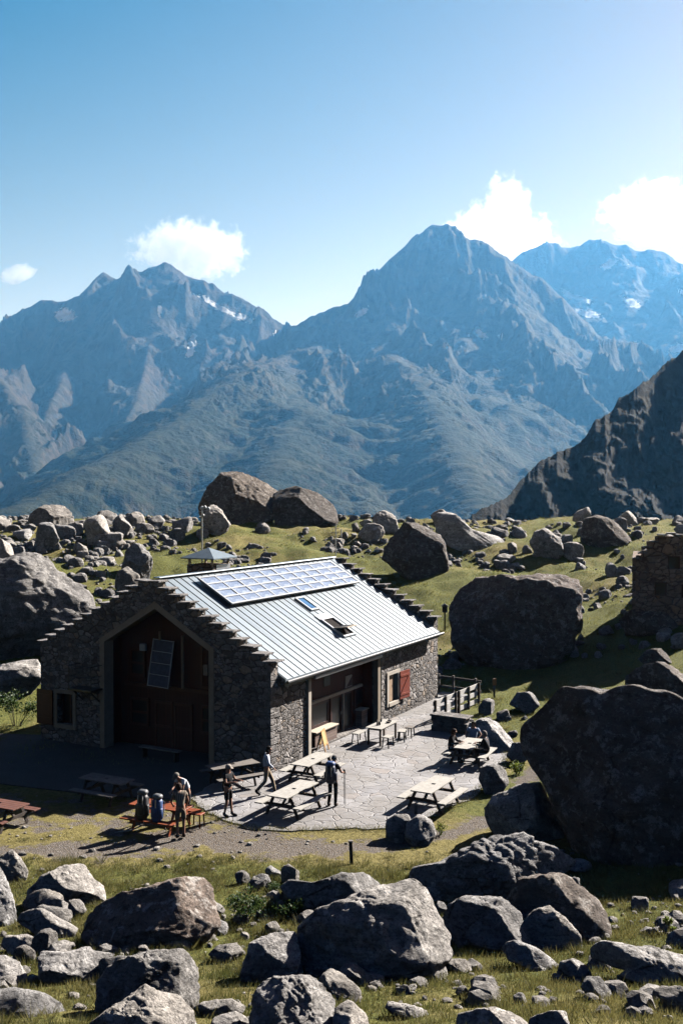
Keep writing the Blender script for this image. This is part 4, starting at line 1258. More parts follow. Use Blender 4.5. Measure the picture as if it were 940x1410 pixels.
# long wall on the terrace side, with the porch recess and one window
PU0, PU1, PD = 2.85, 9.2, 0.75
WU0, WU1, WZ0, WZ1 = 10.38, 11.45, 0.78, 2.12
MB().box(((TH + PU0) / 2, 0.25, 1.6), (PU0 - TH, 0.5, 4.0)).build('long_wall', M_stone, hut)
lw = MB()
zt, zbm = 3.6, -1.2
for a, b, c_, d in ((PU1, WU0, zbm, zt), (WU1, HL - TH, zbm, zt), (WU0, WU1, zbm, WZ0), (WU0, WU1, WZ1, zt)):
    lw.box(((a + b) / 2, 0.25, (c_ + d) / 2), (b - a, 0.5, d - c_))
lw.build('long_wall', M_stone, hut)
# dressed corner blocks
qn = MB(); random.seed(3)
z = -0.1; k = 0
while z < 3.9:
    h_ = random.uniform(.20, .30); a_, b_ = (0.62, 0.30) if k % 2 else (0.32, 0.58)
    qn.box((a_ / 2 - .025, b_ / 2 - .025, z + h_ / 2), (a_, b_, h_ - .025), None, 0.02, 0.012); z += h_; k += 1
qn.build('corner_blocks', M_slab, gable)
bw = MB().box((HL / 2, HW - 0.25, 1.3), (HL - 2 * TH, 0.5, 4.6)); bw.build('rear_wall', M_stone, hut)

# roof: two ribbed metal slopes
for s in (0, 1):
    f = (lambda v: v) if s == 0 else (lambda v: HW - v)
    zr_ = zroof(HW / 2)
    mb = MB().prism([(TH, f(-OV), RZ), (TH, f(HW / 2), zr_), (TH, f(HW / 2), zr_ - 0.12), (TH, f(-OV), RZ - 0.12)], (HL - 2 * TH, 0, 0))
    rf = mb.build('roof', M_roof, hut)
    sb = MB()
    nse = 31
    for k in range(nse + 1):
        u = TH + 0.06 + (HL - 2 * TH - 0.12) * k / nse
        sb.prism([(u - 0.022, f(-OV), RZ + 0.002), (u + 0.022, f(-OV), RZ + 0.002), (u + 0.016, f(-OV), RZ + 0.026), (u - 0.016, f(-OV), RZ + 0.026)], (0, f(HW / 2 - 0.08) - f(-OV), zroof(HW / 2 - 0.08) - RZ))
    sb.build('standing_seams', M_seam, rf)
    if s == 0: roof_a = rf
MB().box((HL / 2, HW / 2, zroof(HW / 2) + 0.045), (HL - 2 * TH - 0.04, 0.34, 0.05), None, 0.02).build('ridge_cap', M_roof, hut)
gu = MB()
gu.tube([(TH + 0.02, -OV - 0.07, RZ - 0.10), (HL - TH + 0.3, -OV - 0.07, RZ - 0.12)], 0.065, 10)
gu.box((HL / 2, -OV + 0.06, RZ - 0.21), (HL - 2 * TH, 0.04, 0.16))
gu.build('gutter', M_darkmetal, hut)
MB().tube([(9.40, -0.42, RZ - 0.16), (9.40, -0.10, RZ - 0.45), (9.40, -0.06, 0.0)], 0.05, 10).build('downpipe', M_darkmetal, hut)
MB().box(((PU0 + 9.05) / 2, -0.30, RZ - 0.30), (9.05 - PU0, 0.16, 0.13), None, 0.03).build('awning_case', M_whitemetal, hut)


def roof_frame(u, v, lift=0.0):
    """matrix on the terrace-side slope: x along the ridge, y up the slope, z out of the roof"""
    y = Vector((0, 1, RS)).normalized(); x = Vector((1, 0, 0)); z = x.cross(y)
    M = Matrix((x, y, z)).transposed().to_4x4()
    return Matrix.Translation(Vector((u, v, zroof(v))) + z * lift) @ M


def hut_solve(px, py, lift=0.1):
    """roof position (u, v) seen at a photograph pixel"""
    d = Vector(ray(px, py)); o = Vector((0, 0, CAM_H)) - C0
    x = Vector((1, 0, 0))
    ou, ov = o.dot(U), o.dot(Vg); du, dv = d.dot(U), d.dot(Vg)
    # z = RZ + RS (v+OV) + lift
    t = (RZ + RS * (ov + OV) + lift - o.z) / (d.z - RS * dv)
    return ou + du * t, ov + dv * t


aTL, aTR, aBR, aBL = [hut_solve(*p, 0.2) for p in ((275, 797), (457, 770), (483, 801.5), (316, 831))]
u0 = (aTL[0] + aBL[0]) / 2; u1 = (aTR[0] + aBR[0]) / 2
v0 = (aBL[1] + aBR[1]) / 2; v1 = min((aTL[1] + aTR[1]) / 2, HW / 2 - 0.25)
sl_ = math.sqrt(1 + RS * RS)
sa = empty('solar_array', (0, 0, 0), 0, parent=hut)
sa.matrix_local = roof_frame(u0, v0, 0.20)
LA, LB = u1 - u0, (v1 - v0) * sl_
fr = MB(); NC, NR = 10, 4
fr.box((LA / 2, LB / 2, -0.05), (LA, LB, 0.05))
for k in range(NC + 1): fr.box((LA * k / NC, LB / 2, 0.012), (0.085, LB + 0.085, 0.045))
for k in range(NR + 1): fr.box((LA / 2, LB * k / NR, 0.014), (LA, 0.085, 0.046))
for k in range(6): fr.box((LA * (k + 0.5) / 6, 0.15, -0.14), (0.06, 0.06, 0.14)); fr.box((LA * (k + 0.5) / 6, LB - 0.15, -0.14), (0.06, 0.06, 0.14))
fr.build('panel_frame', M_palegrey, sa)
p_me = None
for i in range(NC):
    for j in range(NR):
        if p_me is None:
            po = MB().box((0, 0, 0), (LA / NC - 0.09, LB / NR - 0.09, 0.025)).build('solar_panel', M_solar, sa); p_me = po
        else:
            po = p_me.copy(); COL.objects.link(po); po.parent = sa
        po.location = (LA * (i + 0.5) / NC, LB * (j + 0.5) / NR, 0.0)
        po.rotation_euler = (random.uniform(-.02, .02), random.uniform(-.02, .02), 0)


def skylight(px, py, wu, wv, opened):
    u, v = hut_solve(px, py, 0.06)
    t = MB()
    M = roof_frame(u, v, 0.004)
    for s in (-1, 1):
        t.box((s * wu / 2, 0, 0.05), (0.09, wv + 0.09, 0.10)); t.box((0, s * wv / 2, 0.052), (wu - 0.09, 0.09, 0.104))
    fo = t.build('skylight', M_greymetal, hut, M=M)
    if not opened:
        MB().box((0, 0, 0.05), (wu - 0.09, wv - 0.09, 0.02)).build('pane', M_bluepane, fo, M=M)
    else:
        MB().box((0, 0, 0.012), (wu - 0.09, wv - 0.09, 0.02)).build('opening', M_black, fo, M=M)
        s = MB(); Rm = Matrix.Translation((0, 0.0, 0.07)) @ Matrix.Rotation(R(-36), 4, 'X')
        for q in (-1, 1):
            s.box((q * (wu - .1) / 2, 0, 0), (0.08, wv, 0.05)); s.box((0, q * wv / 2, 0.001), (wu - 0.1, 0.08, 0.051))
        s.build('sash', M_palewood, fo, M=M @ Rm)
        MB().box((0, 0, 0), (wu - .18, wv - .08, 0.02)).build('pane', M_glass, fo, M=M @ Rm)
        MB().box((0, wv / 2 + 0.22, 0.04), (wu + 0.1, 0.34, 0.03)).build('flashing', M_whitemetal, fo, M=M)


M_bluepane = flat_mat('blue_pane', (0.05, 0.13, 0.26), 0.1, 0.6, 0.3, 3)
skylight(422, 831, 0.66, 0.95, False)
skylight(465, 863, 1.05, 1.35, True)

# gable recess: trim, boarded wall, doors and windows
tr = MB()
tw = 0.24
oc = [(OPV0, -0.4), (OPV0, OPZ), (OPM, OPA), (OPV1, OPZ), (OPV1, -0.4)]
ic = [(OPV0 + tw, -0.4), (OPV0 + tw, OPZ - 0.12), (OPM, OPA - 0.30), (OPV1 - tw, OPZ - 0.12), (OPV1 - tw, -0.4)]
for a, b, c_, d in [(oc[i], oc[i + 1], ic[i + 1], ic[i]) for i in range(4)]:
    tr.prism([(-0.02, *a), (-0.02, *b), (-0.02, *c_), (-0.02, *d)], (TH + 0.03, 0, 0))
tr.build('opening_trim', M_cream, hut)
RU = 1.35
ww = MB().prism([(RU, OPV0 - .3, -0.1), (RU, OPV0 - .3, OPZ - .1), (RU, OPM, OPA), (RU, OPV1 + .3, OPZ - .1), (RU, OPV1 + .3, -0.1)], (0.1, 0, 0))
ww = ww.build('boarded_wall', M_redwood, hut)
sw = MB()
sw.box(((TH + RU) / 2 + .01, OPV0 - 0.05, 2.2), (RU - TH - .02, 0.1, 4.6)); sw.box(((TH + RU) / 2 + .01, OPV1 + 0.05, 2.2), (RU - TH - .02, 0.1, 4.6))
for s in (0, 1):
    a, b = ((OPV0, OPZ + .02), (OPM, OPA + .02)) if s == 0 else ((OPM, OPA + .02), (OPV1, OPZ + .02))
    sw.prism([(TH + .01, *a), (TH + .01, *b), (TH + .01, b[0], b[1] + .1), (TH + .01, a[0], a[1] + .1)], (RU - TH - .02, 0, 0))
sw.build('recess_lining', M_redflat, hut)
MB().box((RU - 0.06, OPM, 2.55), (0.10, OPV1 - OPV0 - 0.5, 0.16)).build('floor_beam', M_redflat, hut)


def leaf(name, u, v, z, w, h, mat, parent, glass=None):
    d = MB()
    for s in (-1, 1): d.box((u, v + s * (w / 2 - .05), z + h / 2), (0.06, 0.1, h))
    d.box((u, v, z + .06), (0.058, w - .2, 0.12)); d.box((u, v, z + h - .06), (0.058, w - .2, 0.12)); d.box((u, v, z + h * .48), (0.057, w - .2, 0.1))
    o = d.build(name, mat, parent)
    MB().box((u + 0.012, v, z + h / 2), (0.02, w - .2, h - .2)).build('pane', glass or M_glass, o)
    return o


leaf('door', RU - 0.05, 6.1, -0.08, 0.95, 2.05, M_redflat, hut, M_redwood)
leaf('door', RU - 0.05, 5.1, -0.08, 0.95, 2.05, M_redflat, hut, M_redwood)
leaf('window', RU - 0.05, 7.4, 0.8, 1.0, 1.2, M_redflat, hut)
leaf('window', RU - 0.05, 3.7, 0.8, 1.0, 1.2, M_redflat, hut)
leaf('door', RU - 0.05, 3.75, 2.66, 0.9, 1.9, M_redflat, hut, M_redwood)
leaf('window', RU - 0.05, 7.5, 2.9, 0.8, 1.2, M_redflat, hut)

M_dimwood = flat_mat('dull_wood', (0.20, 0.165, 0.125), 0.75, 0.2, 0.2, 8)
M_framedim = flat_mat('dull_blue_frame', (0.28, 0.32, 0.37), 0.5, 0.4, 0.1, 8)
# tilted solar panel on the gable
ps = empty('solar_panel_stand', (RU - 0.42, 5.98, 3.62), 0, parent=hut)
ps.rotation_euler = (R(2.5), R(9), 0)
fm = MB()
for s in (-1, 1): fm.box((0, s * 0.535, 0), (0.04, 0.035, 1.98))
for k in range(5): fm.box((-0.002, 0, -0.965 + k * 0.4825), (0.044, 1.03, 0.03))
fm.build('panel_frame', M_framedim, ps)
M_cell_dark = flat_mat('dark_solar_cell', (0.055, 0.07, 0.11), 0.6, 0.15, 0.3, 6)
for k in range(4): MB().box((0.004, 0, -0.724 + k * 0.4825), (0.02, 1.0, 0.42)).build('solar_panel', M_cell_dark, ps)
b_ = MB(); b_.bar((0.03, -0.3, 0.9), (0.35, -0.3, 0.95), 0.04); b_.bar((0.03, 0.3, 0.9), (0.35, 0.3, 0.95), 0.04); b_.bar((0.03, -0.3, -0.6), (0.5, -0.3, 0.2), 0.04); b_.bar((0.03, 0.3, -0.6), (0.5, 0.3, 0.2), 0.04)
b_.build('bracket', M_darkmetal, ps)
MB().tube([(RU - 0.2, 5.02, 2.62), (RU - 0.2, 5.02, 4.82)], 0.06, 10).build('standpipe', M_dimwood, hut)
MB().tube([(RU - 0.3, 6.12, 4.58), (RU - 0.3, 6.12, 4.95)], 0.055, 10).build('pipe_end', M_dimwood, hut)
MB().box((RU - 0.12, 7.15, 4.18), (0.16, 0.3, 0.3), None, 0.02).build('floodlight', M_framedim, hut)
MB().box((-0.06, OPV0 + 0.35, 3.75), (0.1, 0.2, 0.42), None, 0.015).build('wall_box', M_dimwood, hut)

# little platform with a rail left of the recess
rl = MB()
rl.box((-0.35, 8.95, 2.50), (0.75, 1.3, 0.07))
for v in (8.34, 9.56):
    rl.tube([(-0.68, v, 2.5), (-0.68, v, 3.5)], 0.02, 6); rl.tube([(-0.68, v, 3.5), (0.0, v, 3.5)], 0.02, 6); rl.tube([(-0.68, v, 3.05), (0.0, v, 3.05)], 0.014, 6)
for z in (3.5, 3.05): rl.tube([(-0.68, 8.34, z), (-0.68, 9.56, z)], 0.02, 6)
rl.bar((-0.6, 8.5, 2.46), (-0.02, 8.5, 1.95), 0.05); rl.bar((-0.6, 9.4, 2.46), (-0.02, 9.4, 1.95), 0.05)
rl.build('platform', M_darkmetal, hut)

# window in the gable
w = MB()
for v in (9.86, 10.94): w.box((0.0, v, 1.43), (0.10, 0.17, 1.66))
w.box((0.0, 10.4, 0.69), (0.12, 0.91, 0.18)); w.box((0.0, 10.4, 2.19), (0.10, 0.91, 0.16))
wo = w.build('window', M_cream, hut)
q = MB()
q.box((0.34, 10.4, 1.44), (0.05, 0.07, 1.36)); 
for v in (9.98, 10.82): q.box((0.34, v, 1.44), (0.05, 0.06, 1.36))
q.box((0.34, 10.4, 2.09), (0.049, 0.78, 0.06)); q.box((0.34, 10.4, 0.79), (0.049, 0.78, 0.06))
q.build('sash', M_redflat, wo); MB().box((0.36, 10.4, 1.44), (0.02, 0.88, 1.34)).build('pane', M_glass, wo)
s = MB().box((-0.09, 11.5, 1.45), (0.05, 0.9, 1.5)); s.box((-0.125, 11.5, 0.95), (0.02, 0.88, 0.1)); s.box((-0.125, 11.5, 1.95), (0.02, 0.88, 0.1))
s.build('shutter', M_redflat, wo)

# window in the long wall, one red shutter half open
w = MB()
for u in (WU0 - 0.07, WU1 + 0.07): w.box((u, -0.005, 1.45), (0.20, 0.09, 1.62))
w.box(((WU0 + WU1) / 2, -0.015, 0.71), (WU1 - WU0 - 0.06, 0.12, 0.17)); w.box(((WU0 + WU1) / 2, -0.005, 2.19), (WU1 - WU0 - 0.06, 0.09, 0.16))
for u in (WU0 + 0.02, WU1 - 0.02): w.box((u, 0.26, 1.45), (0.04, 0.44, 1.34))
wo = w.build('window', M_creamlt, hut)
MB().box(((WU0 + WU1) / 2, 0.36, 1.45), (WU1 - WU0 - .08, 0.03, 1.3)).build('pane', M_glass, wo)
q = MB().box(((WU0 + WU1) / 2, 0.33, 1.45), (0.06, 0.04, 1.3)); q.build('sash', M_redflat, wo)
Ms = Matrix.Translation((WU1 + 0.10, -0.07, 1.45)) @ Matrix.Rotation(R(-5), 4, 'Z')
s = MB().box((0.48, 0, 0), (0.94, 0.04, 1.34)); s.box((0.48, -0.03, 0.45), (0.90, 0.02, 0.1)); s.box((0.48, -0.03, -0.45), (0.90, 0.02, 0.1)); s.bar((0.08, -0.032, -0.42), (0.88, -0.032, 0.42), 0.02, 0.09)
s.build('shutter', M_shutter, wo, M=Ms)
MB().box((WU0 + 0.40, 0.10, 1.45), (0.70, 0.04, 1.28)).build('inner_board', M_tan, wo)

# porch
po = MB().box(((PU0 + PU1) / 2, PD + 0.05, 1.65), (PU1 - PU0 + .6, 0.1, 3.7)); po.build('boarded_wall', M_redwood_u, hut)
MB().box((PU1 + 0.02, PD / 2 + .12, 1.65), (0.05, PD - .26, 3.7)).build('recess_lining', M_redflat, hut); MB().box((PU0 - .02, PD / 2, 1.65), (0.05, PD, 3.7)).build('recess_lining', M_redflat, hut)
MB().box((PU1 - 0.0, 0.0, 1.65), (0.26, 0.24, 3.5)).build('porch_post', M_cream, hut)
MB().box((PU0 + 0.0, -0.02, 1.65), (0.22, 0.16, 3.5)).build('porch_post', M_creamlt, hut)
MB().box(((PU0 + PU1) / 2, PD / 2, 3.52), (PU1 - PU0, PD, 0.08)).build('porch_ceiling', M_redflat, hut)
MB().box((6.45, PD - 0.08, 1.86), (5.0, 0.12, 0.13), None, 0.01).build('lintel', M_palewood, hut)
MB().box(((PU0 + PU1) / 2, PD - 0.25, 0.03), (PU1 - PU0 - .1, 0.5, 0.12)).build('door_step', M_slab, hut)


def uleaf(name, u, z, w, h, mat, glass):
    d = MB(); y = PD - 0.04
    for s in (-1, 1): d.box((u + s * (w / 2 - .05), y, z + h / 2), (0.1, 0.06, h))
    d.box((u, y, z + .06), (w - .2, 0.058, 0.12)); d.box((u, y, z + h - .06), (w - .2, 0.058, 0.12))
    o = d.build(name, mat, hut)
    MB().box((u, y + 0.012, z + h / 2), (w - .2, 0.02, h - .24)).build('pane', glass, o)
    return o


d1 = uleaf('door', 6.55, 0.09, 0.98, 1.70, M_redflat, M_glass); MB().box((6.95, PD - 0.1, 0.95), (0.03, 0.06, 0.14)).build('handle', M_greymetal, d1)
uleaf('door', 7.6, 0.09, 0.98, 1.70, M_redflat, M_glass)
MB().box((7.07, PD - 0.10, 0.9), (0.09, 0.09, 1.8)).build('door_post', M_palewood, hut)
MB().box((5.95, PD - 0.09, 0.9), (0.07, 0.07, 1.8)).build('door_post', M_redflat, hut)
MB().box((8.25, PD - 0.09, 0.9), (0.07, 0.07, 1.8)).build('door_post', M_redflat, hut)
uleaf('window', 5.1, 0.72, 1.5, 1.05, M_redflat, M_glass); uleaf('window', 8.75, 0.9, 0.9, 0.9, M_redflat, M_glass)
for u, w_, h_ in ((4.95, 1.9, 0.66), (8.55, 0.55, 0.80)):
    c_ = MB().box((u, PD - 0.26, h_ / 2), (w_, 0.36, h_)).build('counter', M_brownplank, hut)
    MB().box((u, PD - 0.28, h_ + 0.03), (w_ + 0.1, 0.46, 0.06), None, 0.01).build('counter_top', M_palewood, c_)
# pictogram board above the lintel and a small pale notice
MB().box((5.75, PD - 0.02, 2.62), (0.55, 0.03, 0.55)).build('notice_board', M_darkmetal, hut)
nb = MB().box((7.75, PD - 0.03, 2.22), (0.62, 0.03, 0.52)).build('notice_board', M_creamlt, hut)
MB().prism([(7.5, PD - 0.05, 2.0), (8.02, PD - 0.05, 2.0), (8.02, PD - 0.05, 2.4)], (0, -0.01, 0)).build('notice_print', M_redflat, nb)

# vent turret with a pyramid cap behind the ridge
tb = MB(); tu, tv = 6.15, 7.25; zb0 = zroof(tv) - 0.4
tb.box((tu, tv, (zb0 + 7.42) / 2), (1.45, 1.45, 7.42 - zb0)); tu_o = tb.build('vent_turret', M_stone2, hut)
pp = MB()
for a in (-1, 1):
    for b in (-1, 1): pp.box((tu + a * .64, tv + b * .64, 7.58), (0.09, 0.09, 0.34))
pp.build('turret_posts', M_palewood, tu_o)
MB().box((tu + .1, tv - 0.73, 7.25), (1.1, 0.03, 0.36)).build('turret_sheet', M_greymetal, tu_o)
cp = MB(); bmv = cp.bm
bs = [bmv.verts.new((tu + a * .95, tv + b * .95, 7.74)) for a, b in ((-1, -1), (1, -1), (1, 1), (-1, 1))]
bs2 = [bmv.verts.new((tu + a * .95, tv + b * .95, 7.69)) for a, b in ((-1, -1), (1, -1), (1, 1), (-1, 1))]
ap = bmv.verts.new((tu, tv, 8.18))
for i in range(4): bmv.faces.new((bs[i], bs[(i + 1) % 4], ap)); bmv.faces.new((bs2[i], bs2[(i + 1) % 4], bs[(i + 1) % 4], bs[i]))
bmv.faces.new(bs2[::-1]); cp.build('turret_cap', flat_mat('blue_grey_sheet', (0.13, 0.17, 0.20), 0.5, 0.4, 0.15, 5), tu_o)

# masts
mz = zroof(7.9)
mt = empty('weather_mast', hut_xy(6.5, 7.9) + Vector((0, 0, mz - 0.1)), 0, 'thin grey pole with white weather sensors rising behind the vent turret', 'mast')
MB().tube([(0, 0, 0), (0, 0, 10.0 - mz)], 0.035, 8).build('pole', M_greymetal, mt)
hd = MB(); H_ = 10.0 - mz
for a, b, c_, r_ in ((0.0, 0, H_ + .12, .10), (0.14, 0, H_ + .16, .09), (0.30, .05, H_ + .1, .085), (0.05, .02, H_ - .22, .07), (-0.1, 0, H_ - .3, .05)):
    hd.tube([(a, b, c_ - r_), (a, b, c_ - r_ * .3), (a, b, c_ + r_ * .4), (a, b, c_ + r_)], [r_ * .5, r_, r_ * .9, r_ * .3], 8)
hd.tube([(-0.12, 0, H_ - .05), (0.34, 0.04, H_ + .02)], 0.018, 6)
hd.build('sensor_head', M_whitemetal, mt)
hl = hut_xy(HL - 0.3, HW / 2)
mt = empty('antenna_mast', hl + Vector((0, 0, 7.3)), 0, 'short thin antenna with crossbars on the far gable peak of the hut', 'antenna')
MB().tube([(0, 0, 0), (0, 0, 1.75)], 0.028, 6).build('pole', M_greymetal, mt)
x = MB()
for k in range(4): x.tube([(-0.30 + .03 * k, .05, 1.05 + .2 * k), (0.32 - .05 * k, -.05, 1.1 + .2 * k)], 0.014, 5)
x.tube([(0.3, 0, 1.0), (0.3, 0, 1.45)], 0.03, 6); x.build('crossbars', M_whitemetal, mt)

# small stone cabin on the right
cb = empty('stone_cabin', (0, 0, 0), 0, 'small brown stone cabin with dark window holes at the right edge', 'stone cabin')
p0 = ground_hit(876, 868); yc = 61.0
def cab(px, py): return at_y(px, py, yc)
A = cab(875, 770); xl = A.x; z0 = cab(875, 862).z
def cx_(px): return cab(px, 700).x
def cz_(py): return cab(900, py).z
wins = [(917, 765, 933, 783), (900, 801, 916, 820), (935, 803, 955, 822)]
us = sorted({875, 917, 933, 900, 916, 935, 955, 1000}); 
rowz = [870, 822, 803, 783, 765, 742]
w = MB(); wt_ = 0.5
def top_at(px): return 772 - min(px - 875, 1030 - px) * (772 - 738) / 44.0 if px < 919 else 738
def cell_open(xa, xb, ya, yb):
    for (a, b, c_, d) in wins:
        if xa >= a - .1 and xb <= c_ + .1 and ya >= b - .1 and yb <= d + .1: return True
    return False
xs_ = [875, 882, 889, 900, 916, 917, 933, 935, 955, 985]
ys_ = [738, 745, 752, 758, 765, 772, 783, 801, 803, 820, 822, 876]
for xa, xb in zip(xs_, xs_[1:]):
    yt = 772 - (xb - 875) * 1.05 if xb <= 900 else 738
    run = None
    for ya, yb in zip(ys_, ys_[1:]):
        if ya < yt - 4 or cell_open(xa, xb, ya, yb):
            if run: w.box(((cx_(xa) + cx_(xb)) / 2, yc + wt_ / 2, (cz_(run[0]) + cz_(run[1])) / 2), (cx_(xb) - cx_(xa), wt_, cz_(run[0]) - cz_(run[1]))); run = None
            continue
        run = (run[0], yb) if run else (ya, yb)
    if run: w.box(((cx_(xa) + cx_(xb)) / 2, yc + wt_ / 2, (cz_(run[0]) + cz_(run[1])) / 2), (cx_(xb) - cx_(xa), wt_, cz_(run[0]) - cz_(run[1])))
w.box((cx_(876), yc + wt_ + 3.3, (cz_(876) + cz_(768)) / 2), (0.5, 6.6, cz_(768) - cz_(876)))
w.box(((cx_(876) + cx_(984)) / 2, yc + wt_ + 6.4, (cz_(876) + cz_(760)) / 2), (cx_(984) - cx_(876) - .5, 0.4, cz_(760) - cz_(876)))
w.build('wall', M_stone2, cb)
r_ = MB()
for px, py in ((877, 769), (884, 761), (891, 753), (899, 745), (909, 736), (921, 734), (933, 736), (946, 737)):
    r_.box((cx_(px), yc + 0.2, cz_(py)), (0.55, 0.8, 0.08), Matrix.Rotation(random.uniform(-.06, .06), 4, 'Y'), 0.01, 0.01)
r_.build('coping_slabs', M_slab, cb)
for (a, b, c_, d) in wins:
    f = MB(); xa, xb, za, zb_ = cx_(a), cx_(c_), cz_(d), cz_(b)
    for x in (xa + .04, xb - .04): f.box((x, yc + .3, (za + zb_) / 2), (0.06, 0.08, zb_ - za - .02))
    f.box(((xa + xb) / 2, yc + .3, zb_ - .05), (xb - xa - .14, 0.078, 0.06)); f.box(((xa + xb) / 2, yc + .3, za + .05), (xb - xa - .14, 0.078, 0.06))
    fo = f.build('window', M_redflat, cb); MB().box(((xa + xb) / 2, yc + .33, (za + zb_) / 2), (xb - xa - .1, 0.02, zb_ - za - .1)).build('pane', M_glass, fo)
mb = MB(); mb.prism([(cx_(877), yc + .52, cz_(772)), (cx_(919), yc + .52, cz_(739)), (cx_(985), yc + .52, cz_(772)), (cx_(985), yc + .52, cz_(774)), (cx_(919), yc + .52, cz_(742)), (cx_(877), yc + .52, cz_(775))], (0, 6, 0)); mb.build('roof', M_slab, cb)

cpiv = Matrix.Translation(Vector((cx_(876), yc, 0)))
cb.matrix_world = cpiv @ Matrix.Rotation(-0.29, 4, 'Z') @ cpiv.inverted()
# ---------------------------------------------------------------- clouds beyond the haze
cm = bpy.data.materials.new('cloud_vapour'); cm.use_nodes = True
ct = cm.node_tree; ct.nodes.remove(ct.nodes['Principled BSDF'])
cv = ct.nodes.new('ShaderNodeVolumePrincipled')
cv.inputs['Color'].default_value = (1, 1, 1, 1); cv.inputs['Anisotropy'].default_value = 0.58; cv.inputs['Absorption Color'].default_value = (1, 1, 1, 1)
tc = ct.nodes.new('ShaderNodeTexCoord')
mp = ct.nodes.new('ShaderNodeMapping'); mp.vector_type = 'TEXTURE'; mp.inputs['Scale'].default_value = (1, 1, 1)
nz = ct.nodes.new('ShaderNodeTexNoise'); nz.inputs['Scale'].default_value = 0.0048; nz.inputs['Detail'].default_value = 6; nz.inputs['Roughness'].default_value = 0.66
ct.links.new(tc.outputs['Object'], nz.inputs['Vector'])
ge = ct.nodes.new('ShaderNodeTexCoord')
vl = ct.nodes.new('ShaderNodeVectorMath'); vl.operation = 'MULTIPLY_ADD'
vl.inputs[1].default_value = (2, 2, 2); vl.inputs[2].default_value = (-1, -1, -1)
ct.links.new(ge.outputs['Generated'], vl.inputs[0])
ln = ct.nodes.new('ShaderNodeVectorMath'); ln.operation = 'LENGTH'; ct.links.new(vl.outputs[0], ln.inputs[0])
su = ct.nodes.new('ShaderNodeMath'); su.operation = 'MULTIPLY_ADD'; su.inputs[1].default_value = -0.67; su.inputs[2].default_value = 0.02
ct.links.new(ln.outputs['Value'], su.inputs[0])
ad = ct.nodes.new('ShaderNodeMath'); ad.operation = 'ADD'; ct.links.new(nz.outputs['Fac'], ad.inputs[0]); ct.links.new(su.outputs[0], ad.inputs[1])
rp = ct.nodes.new('ShaderNodeMapRange'); rp.inputs[1].default_value = 0.06; rp.inputs[2].default_value = 0.13; rp.inputs[3].default_value = 0.0; rp.inputs[4].default_value = 0.0017
ct.links.new(ad.outputs[0], rp.inputs[0]); ct.links.new(rp.outputs[0], cv.inputs['Density'])
ct.links.new(cv.outputs[0], ct.nodes['Material Output'].inputs['Volume'])
CY_ = 15500.0


def cloud(x0, y0, x1, y1, label, rot=0.0, th=0.7, seed=0):
    c = at_y((x0 + x1) / 2, (y0 + y1) / 2, CY_)
    w = (x1 - x0) / 2 / FPX * CY_; h = (y1 - y0) / 2 / FPX * CY_
    V, F = ico(4)
    P = V * np.array([w, w * th, h])
    n = fbm(V * 1.6 + seed * 3.7, 4, 0.55)[:, None]
    P = P * (1 + 0.22 * n)
    ca, sa_ = math.cos(rot), math.sin(rot)
    P = np.stack([P[:, 0] * ca - P[:, 2] * sa_, P[:, 1], P[:, 0] * sa_ + P[:, 2] * ca], 1)
    o = link_mesh('cloud', np_mesh('cloud', P, F, True), cm)
    o.location = c
    tag(o, label, 'cloud')


cloud(165, 290, 362, 396, 'white puffy cloud standing above the left mountain peak', 0.05, 0.6, 1)
cloud(585, 268, 790, 388, 'big glowing white cloud rising behind the central summit', 0.15, 0.6, 2)
cloud(655, 222, 735, 330, 'bright cloud plume pointing upward behind the central summit', 0.5, 0.5, 5)
cloud(812, 238, 1010, 345, 'large soft white cloud at the right edge of the sky', 0.2, 0.6, 3)
cloud(-14, 368, 62, 388, 'tiny white wisp of cloud at the far left of the sky', 0.45, 0.8, 7)
# ---------------------------------------------------------------- tables, fences, posts
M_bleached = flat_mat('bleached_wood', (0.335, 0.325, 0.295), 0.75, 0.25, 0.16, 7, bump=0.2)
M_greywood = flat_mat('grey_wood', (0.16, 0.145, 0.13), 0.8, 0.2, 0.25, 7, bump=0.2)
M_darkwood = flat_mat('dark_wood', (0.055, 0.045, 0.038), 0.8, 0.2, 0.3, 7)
M_redpaint = flat_mat('orange_red_paint', (0.22, 0.058, 0.022), 0.55, 0.3, 0.25, 6)
M_legwood = flat_mat('dark_leg_wood', (0.10, 0.08, 0.065), 0.8, 0.2, 0.3, 7)


